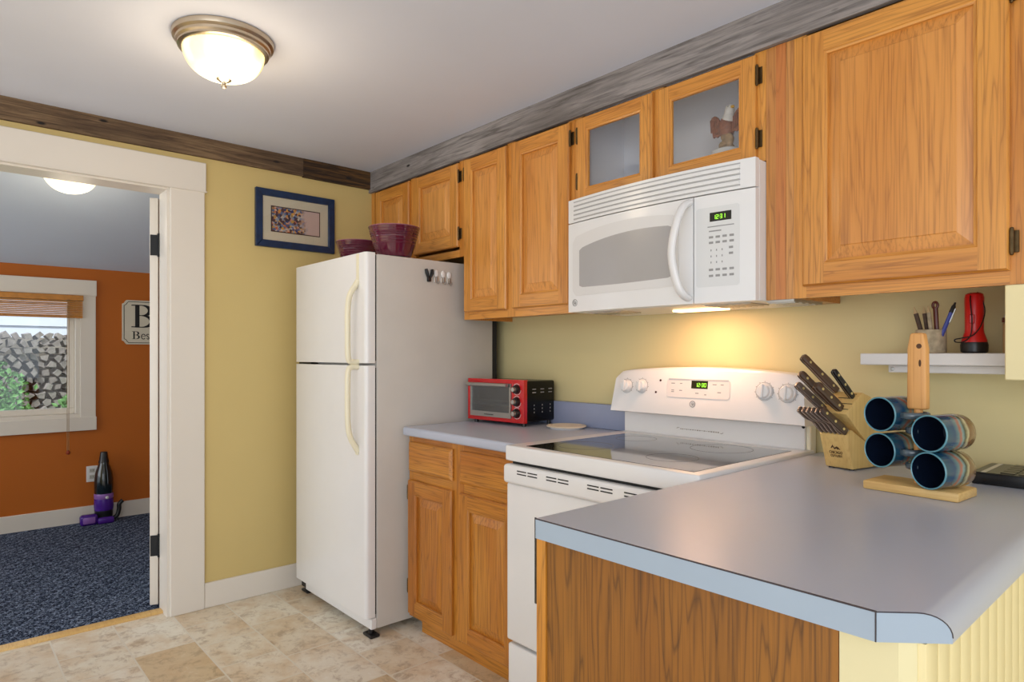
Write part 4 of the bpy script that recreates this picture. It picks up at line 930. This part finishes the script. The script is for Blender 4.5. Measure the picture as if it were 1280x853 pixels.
def bush(loc, R, label, n=260):
    t = thing('shrub', label, 'shrub', loc); m = MB()
    for i in range(n):
        a = random.uniform(0, 2*PI); u = random.uniform(0.1, 1); rr = R*math.sqrt(u)*random.uniform(0.4, 1); z = R*1.3*random.uniform(0.05, 1)*(1-0.5*(rr/R)**2)
        M = Matrix.Translation((rr*math.cos(a), rr*math.sin(a), z)) @ Euler((random.uniform(0, 3), random.uniform(0, 3), a)).to_matrix().to_4x4()
        m.add([(0, -0.03, 0), (0.018, 0, 0.006), (0, 0.035, 0), (-0.018, 0, 0.006)], [(0, 1, 2, 3)], 0, M)
    m.build('foliage', leafm, t, local=True, angle=10)
    s = MB()
    for i in range(7):
        a = i*0.9; s.tube([(0, 0, 0), (R*0.3*math.cos(a), R*0.3*math.sin(a), R*0.5), (R*0.6*math.cos(a), R*0.6*math.sin(a), R*1.0)], [0.008, 0.005, 0.003], 6)
    s.build('stems', twig, t, local=True)
bush((-3.9, -1.22, 0.66), 0.16, 'small leafy shrub before the firewood at the right of the window', 240)
bush((-3.9, -1.90, 0.66), 0.42, 'large leafy shrub before the firewood at the left picture edge', 700)
gt = MB(); random.seed(5)
for i in range(3500):
    x = random.uniform(-4.25, -3.2); y = random.uniform(-2.6, -0.9); a = random.uniform(0, 6.28); h = random.uniform(0.02, 0.07)
    gt.add([(x, y, 0.66), (x+0.012*math.cos(a), y+0.012*math.sin(a), 0.66), (x+random.uniform(-0.02, 0.02), y+random.uniform(-0.02, 0.02), 0.66+h)], [(0, 1, 2)])
tag(gt.build('grass', plain('grass_blades', C3(150, 196, 100), 0.8, var=0.3)), 'bright green grass blades outside the far window', 'grass', kind='stuff')

# ------------------------------------------------------------------ eagle figurine in the glass cabinet
t = thing('eagle_figurine', 'white-headed eagle figurine with raised wings behind the cabinet glass', 'figurine', (2.222, -0.218, 1.8928), math.radians(-8)); t.scale = (0.78, 0.72, 0.735)
MB().lathe([(0, 0), (0.075, 0), (0.078, 0.008), (0.074, 0.014), (0, 0.014)], 32).build('base_plinth', rockd, t, local=True)
MB().lathe([(0, 0.014), (0.066, 0.014), (0.066, 0.038), (0.060, 0.042), (0, 0.042)], 32).build('base_drum', porcelain, t, local=True)
def blob(parts, name, mat, disp=0.004, par=None, seed=1):
    me = bpy.data.metaballs.new('m'); me.resolution = 0.006; me.threshold = 0.5; mo = bpy.data.objects.new('m', me); S.collection.objects.link(mo)
    for (c, r, s, q) in parts:
        e = me.elements.new(type='ELLIPSOID'); e.co = c; e.radius = r; e.size_x, e.size_y, e.size_z = s; e.rotation = Euler(q).to_quaternion(); e.stiffness = 3
    bpy.context.view_layer.update(); dg = bpy.context.evaluated_depsgraph_get(); m2 = bpy.data.meshes.new_from_object(mo.evaluated_get(dg))
    mb = MB().add([v.co[:] for v in m2.vertices], [tuple(p.vertices) for p in m2.polygons]); bpy.data.objects.remove(mo); bpy.data.metaballs.remove(me)
    return mb.build(name, mat, par, local=True, angle=80)
blob([((0, 0, 0.052), 0.06, (0.9, 0.8, 0.35), (0, 0, 0)), ((-0.02, 0, 0.07), 0.035, (0.8, 0.8, 0.8), (0, 0.3, 0)), ((0.02, -0.01, 0.085), 0.035, (0.9, 0.7, 1.2), (0.2, 0.2, 0)), ((0.0, -0.015, 0.10), 0.03, (0.9, 0.7, 1.0), (0, 0, 0))], 'rock', rockm, par=t)
body = MB().lathe([(0, 0.085), (0.018, 0.09), (0.030, 0.115), (0.036, 0.145), (0.034, 0.165), (0.026, 0.185)], 20, M=Matrix.Translation((0, 0, 0)))
body.build('body', feather_b, t, local=True, angle=80)
head = MB().lathe([(0.030, 0.166), (0.030, 0.178), (0.025, 0.195), (0.021, 0.208), (0.0215, 0.222), (0.018, 0.236), (0.009, 0.244), (0, 0.246)], 20, M=Matrix.Translation((0.0, 0, 0)) @ Matrix.Rotation(math.radians(9), 4, 'Y') @ Matrix.Translation((-0.02, 0, 0)))
ho = head.build('head', feather_w, t, local=True, angle=80)
MB().tube([(0.026, -0.006, 0.228), (0.040, -0.010, 0.229), (0.048, -0.012, 0.222)], [0.009, 0.006, 0.001], 8).build('beak', amber, ho, local=True)
MB().ball((0.020, -0.020, 0.232), 0.0025, 8).build('eye', black_pl, ho, local=True)
for sg in (-1, 1):
    w = MB(); pts = [(0.018, 0.135), (0.030, 0.175), (0.045, 0.205), (0.062, 0.218), (0.078, 0.214), (0.086, 0.196), (0.084, 0.170), (0.076, 0.145), (0.070, 0.115), (0.060, 0.122), (0.050, 0.112), (0.040, 0.120), (0.028, 0.115)]
    w.prism([(sg*a, z) for a, z in pts], -0.006, 0.008, 'y', r=0.004, seg=2)
    for k in range(5): w.tube([(sg*(0.036+k*0.010), -0.008, 0.125+k*0.004), (sg*(0.040+k*0.010), -0.009, 0.185+k*0.004)], 0.003, 6)
    w.build('wing', feather_b, t, local=True)
tl = MB().prism([(-0.016, 0.05), (0.016, 0.05), (0.022, 0.10), (-0.022, 0.10)], 0.010, 0.022, 'y', r=0.003, seg=1); tl.build('tail', feather_w, t, local=True)

# ------------------------------------------------------------------ knife block and knives
KB = Matrix.Translation((2.651, -0.295, 0.914)) @ Matrix.Rotation(math.radians(-12), 4, 'Z')   # local x = width (block spans -0.085..0), y = depth, z up
t = thing('knife_block', 'maple knife block standing at the back of the peninsula', 'knife block', (2.651, -0.295, 0.914), math.radians(-12))
bw0, bw1 = -0.085, 0.0
mainp = [(-0.032, 0.161), (0.045, 0.218), (0.084, 0.205), (0.178, 0.118), (0.168, 0.004), (0.10, 0.004), (0.061, 0.079)]
lowp = [(0.002, 0.004), (-0.027, 0.100), (-0.004, 0.115), (0.0605, 0.0785), (0.0995, 0.004)]
MB().prism(mainp, bw0, bw1, 'x', r=0.003, seg=2).build('block_body', maple, t, local=True)
MB().prism(lowp, bw0+0.001, bw1-0.001, 'x', r=0.002, seg=2).build('steak_knife_step', maple, t, local=True)
for yy in (0.012, 0.15):
    for xx in (bw0+0.012, bw1-0.012): MB().lathe([(0, 0), (0.008, 0), (0.008, 0.005), (0, 0.005)], 12, M=Matrix.Translation((xx, yy, 0))).build('rubber_foot', black_pl, t, local=True)
lean = Vector((0, -0.75, 0.66)).normalized(); up2 = Vector((0, 0.8, 0.6))
# burnt mark on the front face
ff = Matrix.Translation((-0.0425, -0.0126, 0.05)) @ Matrix.Rotation(math.atan(0.029/0.096), 4, 'X') @ NEGY
fo = Matrix.Translation((0, -0.0018, 0)) @ ff
mk = text_mb('CHICAGO', 0.012, fo @ Matrix.Translation((0, -0.002, 0)), width=0.040); m2 = text_mb('CUTLERY', 0.010, fo @ Matrix.Translation((0, -0.013, 0)), width=0.036)
mk.add(m2.v, m2.f)
mk.ribbon([(-0.012, 0.010, 0.001), (-0.006, 0.018, 0.003), (-0.002, 0.010, 0.001)], fo, th=0.0005); mk.ribbon([(-0.003, 0.009, 0.002), (0.004, 0.013, 0.002), (0.010, 0.009, 0.002)], fo, th=0.0005)
mk.ribbon(arc(0, 0.005, 0.014, 0.012, 0.2, 1.2, 0.001), fo, th=0.0005)
mk.build('brand_mark', ink_b, t, local=True)
sl = MB()
def slotpoint(s, x): # s 0..1 along slot face
    return Vector((x, -0.032+0.077*s, 0.161+0.057*s))
for s_, x in ((0.2, -0.022), (0.45, -0.022), (0.7, -0.04), (0.9, -0.03)):
    p = slotpoint(s_, x); R_ = Matrix(((1, 0, 0, p.x), (0, up2.y, lean.y, p.y), (0, up2.z, lean.z, p.z), (0, 0, 0, 1)))
    sl.box(-0.018, 0.018, -0.0012, 0.0012, 0.0002, 0.0008, M=R_)
sl.build('slots', shadow_m, t, local=True)
def frame_at(p, roll=0, spread=(0, 0)):
    """world matrix whose +z runs out along a handle leaning from the block"""
    z = (lean+Vector((spread[0], 0, spread[1]))).normalized(); x = Vector((1, 0, 0)); x = (x-z*x.dot(z)).normalized(); y = z.cross(x)
    M = Matrix(((x.x, y.x, z.x, p[0]), (x.y, y.y, z.y, p[1]), (x.z, y.z, z.z, p[2]), (0, 0, 0, 1)))
    return KB @ M @ Matrix.Rotation(roll, 4, 'Z')
def knife(p, L, wd, th, mat, label, cat='knife', group='knives in the block', rivet=True, roll=PI/2, spread=(0, 0), curved=False, name='kitchen_knife'):
    M = frame_at(p, roll, spread)
    o = bpy.data.objects.new(name, None); o.empty_display_size = 0.03; S.collection.objects.link(o); o.matrix_world = M; FR[o.name] = M
    tag(o, label, cat, group)
    n = 12; pts = []
    for i in range(n+1):
        u = i/n; z = L*u; w = wd*(0.82+0.10*math.sin(u*PI*2-0.5)+0.22*u**3)
        if curved: w = wd*(0.75+0.25*math.cos((u-0.15)*PI*4)*0.6+0.15*u)
        if u > 0.93: w *= 0.75
        pts.append((w, z))
    sh = MB()
    poly = [(-w*0.5+(0.004*math.sin(z/L*PI*1.4) if curved else 0), z) for w, z in pts]+[(w*0.5+(0.004*math.sin(z/L*PI*1.4) if curved else 0), z) for w, z in pts[::-1]]
    sh.prism([(a, z) for a, z in poly], -th/2, th/2, 'y', r=min(0.0025, th*0.3), seg=2); sh.build('handle', mat, o, local=True)
    tg = MB().prism([(a*1.04, z) for a, z in poly], -0.0009, 0.0009, 'y'); tg.build('tang', steel, o, local=True)
    bl = MB().box(-wd*0.42, wd*0.42, -0.0009, 0.0009, -0.010, 0.004); bl.build('blade', steel, o, local=True)
    if rivet:
        for u in (0.15, 0.48, 0.82):
            rv = MB()
            for sg in (-1, 1): rv.lathe([(0, 0.0012), (0.0036, 0.0008), (0.004, 0)], 10, M=Matrix.Translation((0, sg*th/2, L*u)) @ Matrix.Rotation(-sg*PI/2, 4, 'X'))
            rv.build('rivet', brass, o, local=True)
    return o
K3 = 'brown-handled kitchen knife in the block, '
knife(slotpoint(1.0, -0.079), 0.148, 0.024, 0.017, bronze_w, K3+'the highest and longest', spread=(-0.30, 0.10))
knife(slotpoint(0.45, -0.072), 0.130, 0.024, 0.016, bronze_w, K3+'second from the top on the left', spread=(-0.22, 0.02))
knife(slotpoint(0.12, -0.072), 0.115, 0.022, 0.015, greyhandle, 'grey-brown knife handle just above the steak knives, farthest left', spread=(-0.25, 0.0))
knife(slotpoint(0.20, -0.026), 0.106, 0.028, 0.018, bronze_w, K3+'low at the front right above the steak knives', spread=(-0.2, 0))
knife(slotpoint(0.75, -0.018), 0.105, 0.018, 0.014, plain('black_handle', C3(26, 24, 26), 0.3), 'slim black-handled knife standing at the right of the block', spread=(-0.12, 0.16))
for i in range(6):
    lab = ['leftmost steak knife in the lower row of the block', 'second steak knife from the left in the block', 'third steak knife from the left in the block', 'fourth steak knife from the left in the block', 'fifth steak knife from the left in the block', 'rightmost steak knife in the block, three brass rivets showing'][i]
    knife((-0.078+i*0.0138, -0.017, 0.1085), 0.104, 0.027, 0.0105, greyhandle if i < 5 else bronze_w, lab, group='steak knives in the block', rivet=(i == 5), roll=PI/2, curved=(i < 5), name='steak_knife', spread=(-0.22, -0.02))

# ------------------------------------------------------------------ mug tree and mugs
RZ = math.radians(-4)
MT = Matrix.Translation((2.862, -0.468, 0.914)) @ Matrix.Rotation(RZ, 4, 'Z')
t = thing('mug_tree', 'pale wooden mug stand with flat post on the peninsula', 'mug stand', (2.862, -0.468, 0.914), RZ)
MB().box(-0.101, 0.101, -0.058, 0.058, 0.0, 0.021, r=0.004, seg=2).build('base', pine, t, local=True)
MB().tube([(0, 0, 0.018), (0, 0, 0.215)], 0.0095, 12).build('dowel', pine_v, t, local=True)
ps = MB().prism([(-0.021, 0.196), (0.021, 0.196), (0.020, 0.34), (0.014, 0.376), (-0.014, 0.376), (-0.020, 0.34)], -0.013, 0.013, 'y', r=0.005, seg=3); pso = ps.build('post', pine_v, t, local=True)
MB().lathe([(0, 0.0012), (0.005, 0.001), (0.0062, 0)], 14, M=at(NEGY, 0.006, -0.0128, 0.345)).build('knot', ink_b, pso, local=True)
MB().lathe([(0, 0.0010), (0.0025, 0.0008), (0.003, 0)], 10, M=at(NEGY, 0.008, -0.0128, 0.305) @ Matrix.Diagonal((1, 3, 1, 1))).build('knot', ink_b, pso, local=True)
MR, ML = 0.0415, 0.104
def make_mug(label):
    """axis along local y, mouth at -y; handle towards local +x; origin at the handle's hole"""
    t = thing('mug', label, 'mug', (0, 0, 0), 0, 'mugs on the wooden stand')
    off = -(MR+0.0195)
    R_ = Matrix.Translation((off, 0, 0)) @ Matrix.Rotation(PI/2, 4, 'X')     # lathe z -> -y
    h = ML/2
    MB().lathe([(0, -h), (MR*0.90, -h), (MR*0.985, -h+0.005), (MR*1.03, -h+0.03), (MR*1.0, -h+0.065), (MR, h-0.003)], 36, M=R_).build('mug_body', mug_m, t, local=True)
    MB().lathe([(MR, h-0.003), (MR*1.01, h), (MR*0.975, h+0.0015), (MR*0.93, h)], 36, M=R_).build('rim', mug_rim, t, local=True)
    MB().lathe([(MR*0.93, h), (MR*0.90, h-0.03), (MR*0.88, -h+0.02), (MR*0.78, -h+0.008), (0, -h+0.008)], 36, M=R_).build('inner_wall', mug_in, t, local=True)
    P = smoothp([(off+MR*0.93, -0.030, 0), (off+MR+0.014, -0.034, 0), (off+MR+0.031, -0.022, 0), (off+MR+0.036, 0.0, 0), (off+MR+0.031, 0.020, 0), (off+MR+0.014, 0.031, 0), (off+MR*0.93, 0.028, 0)])
    MB().tube(P, 0.0065, 10, flat=(1.25, 0.75)).build('handle', mug_h, t, local=True)
    return t
m0 = make_mug('upper left mug on the wooden stand, dark blue inside')
hp = MT @ Vector((0, 0, 0.181)); m0.location = hp; m0.rotation_euler = (0, 0, math.radians(-18))
def flip(root, loc, rz, label): return dup(root, tuple(loc), (0, 0, rz), label)
flip(m0, MT @ Vector((0, 0, 0.094)), math.radians(-20), 'lower left mug on the wooden stand')
# right-hand mugs have the handle on the other side
m1 = make_mug('upper right mug on the wooden stand, banded rust and green')
for ch in m1.children:
    ch.data = ch.data.copy(); ch.data.transform(Matrix.Scale(-1, 4, (1, 0, 0))); ch.data.flip_normals()
m1.location = MT @ Vector((0, 0, 0.1475)); m1.rotation_euler = (0, 0, math.radians(-19))
flip(m1, MT @ Vector((0, 0, 0.0640)), math.radians(-20), 'lower right mug on the stand, closest to the wooden base')

# flat black keyed device
t = thing('keypad_device', 'flat black device with rows of keys at the right edge of the peninsula', 'electronic device', (3.06, -0.15, 0.914))
bx(2.915, 3.122, -0.247, -0.052, 0.9145, 0.9435, r=0.003, seg=2).build('case', black_pl, t)
bx(2.918, 3.120, -0.244, -0.055, 0.9432, 0.9445).build('top_plate', plain('olive_black_top', C3(60, 56, 44), 0.3), t)
bx(2.934, 2.944, -0.240, -0.060, 0.9443, 0.9452).build('silver_bar', plain('silver_strip', C3(206, 200, 186), 0.4), t)
for i in range(4):
    for j in range(5): bx(2.972+i*0.036, 3.001+i*0.036, -0.232+j*0.035, -0.203+j*0.035, 0.9443, 0.9470, r=0.001, seg=1).build('key', plain('key_olive', C3(74, 70, 56), 0.35) if i+j == 0 else bpy.data.materials['key_olive'], t)

# ------------------------------------------------------------------ wall shelf and things on it
t = thing('wall_shelf', 'small white wall shelf under the large upper cabinet', 'shelf', (2.80, -0.08, 1.187))
bx(2.620, 2.9965, -0.160, -0.001, 1.209, 1.2425, r=0.002, seg=1).build('board', white_tex, t)
cl_ = MB().box(2.682, 2.9965, -0.118, -0.102, 1.187, 1.2085, r=0.002, seg=1); co_ = cl_.build('cleat', white_tex, t)
MB().lathe([(0, 0.003), (0.005, 0.002), (0.006, 0)], 12, M=at(NEGY, 2.693, -0.118, 1.197)).build('screw', steel, co_)
SZ = 1.2428
t = thing('pencil_cup', 'birch bark cup of twig pencils on the white shelf', 'cup', (2.783, -0.09, SZ))
MB().lathe([(0, 0), (0.037, 0), (0.038, 0.004), (0.0375, 0.066), (0.033, 0.067), (0.032, 0.01), (0, 0.008)], 28).build('cup_body', birch, t, local=True)
def rod(name, label, cat, x, y, tilt_x, tilt_y, L, r, mat, tip=None, group='pencils in the birch cup'):
    t = thing(name, label, cat, (x, y, SZ+0.012), rot=(tilt_x, tilt_y, 0), group=group)
    MB().tube([(0, 0, 0), (0, 0, L)], r, 8).build('shaft', mat, t, local=True)
    if tip: MB().tube([(0, 0, L), (0, 0, L+0.020)], [r*0.95, 0.001], 8).build('tip', tip, t, local=True)
    return t
rod('twig_pencil', 'twig pencil leaning farthest left in the birch cup', 'pencil', 2.772, -0.092, 0.02, math.radians(-14), 0.105, 0.0062, twig, twigtip)
rod('twig_pencil', 'second twig pencil from the left in the birch cup', 'pencil', 2.779, -0.080, 0.0, math.radians(-8), 0.103, 0.0060, twig, twigtip)
rod('twig_pencil', 'twig pencil beside the dark red stick in the cup', 'pencil', 2.790, -0.094, 0.0, math.radians(-6), 0.104, 0.0056, birch, twigtip)
t = thing('wooden_spreader', 'dark red wooden stick with a looped end in the birch cup', 'stick', (2.799, -0.085, SZ+0.012), rot=(0, math.radians(-3), 0))
MB().tube([(0, 0, 0), (0, 0, 0.118)], 0.0062, 8).build('stick', reddish, t, local=True)
MB().tube([(0.006*math.cos(a), 0, 0.124+0.009*math.sin(a)) for a in [i*2*PI/14-PI/2 for i in range(15)]], 0.0038, 8).build('loop', reddish, t, local=True)
t = thing('ballpoint_pen', 'blue and black pen leaning right out of the birch cup', 'pen', (2.800, -0.104, SZ+0.014), rot=(0, math.radians(20), 0))
MB().tube([(0, 0, 0), (0, 0, 0.105)], 0.0055, 10).build('barrel', pen_b, t, local=True)
MB().tube([(0, 0, 0.105), (0, 0, 0.122), (0, 0, 0.128), (0, 0, 0.134)], [0.0058, 0.0055, 0.003, 0.0025], 10).build('clicker', black_pl, t, local=True)
bx(0.0045, 0.0075, -0.0018, 0.0018, 0.078, 0.118).build('clip', steel, t, local=True)
t = thing('flashlight', 'red flashlight standing head down on the white shelf', 'flashlight', (2.886, -0.09, SZ))
MB().lathe([(0, 0), (0.026, 0), (0.031, 0.004), (0.032, 0.022), (0.030, 0.030), (0, 0.030)], 28).build('lens_ring', black_pl, t, local=True)
MB().lathe([(0.030, 0.030), (0.029, 0.036), (0.0225, 0.056), (0.0215, 0.064), (0.0225, 0.150), (0.0205, 0.160), (0.014, 0.164), (0, 0.165)], 28).build('barrel', red_pl, t, local=True)
MB().box(-0.006, 0.006, -0.026, -0.020, 0.080, 0.105, r=0.002, seg=1).build('switch', red_gloss, t, local=True)
MB().tube(smoothp([(-0.004, -0.015, 0.163), (-0.003, -0.026, 0.14), (0.001, -0.027, 0.09), (-0.001, -0.030, 0.05), (-0.014, -0.035, 0.032), (-0.034, -0.030, 0.030), (-0.038, -0.028, 0.037), (-0.02, -0.034, 0.041), (0.004, -0.032, 0.048), (0.020, -0.020, 0.075), (0.025, -0.005, 0.115), (0.016, -0.008, 0.155), (0.008, -0.006, 0.165)], 6), 0.0016, 6).build('wrist_cord', black_pl, t, local=True)
t = thing('spice_jar', 'small gold jar with a white and dark cap behind the cream panel', 'jar', (2.968, -0.075, SZ))
MB().lathe([(0, 0), (0.021, 0), (0.022, 0.003), (0.022, 0.078), (0.018, 0.082), (0, 0.082)], 24).build('jar_body', carb, t, local=True)
MB().lathe([(0.0235, 0.082), (0.0235, 0.094), (0, 0.094)], 24).build('collar', reddish, t, local=True)
MB().lathe([(0.020, 0.094), (0.018, 0.103), (0.010, 0.108), (0, 0.109)], 24).build('cap', porcelain, t, local=True)
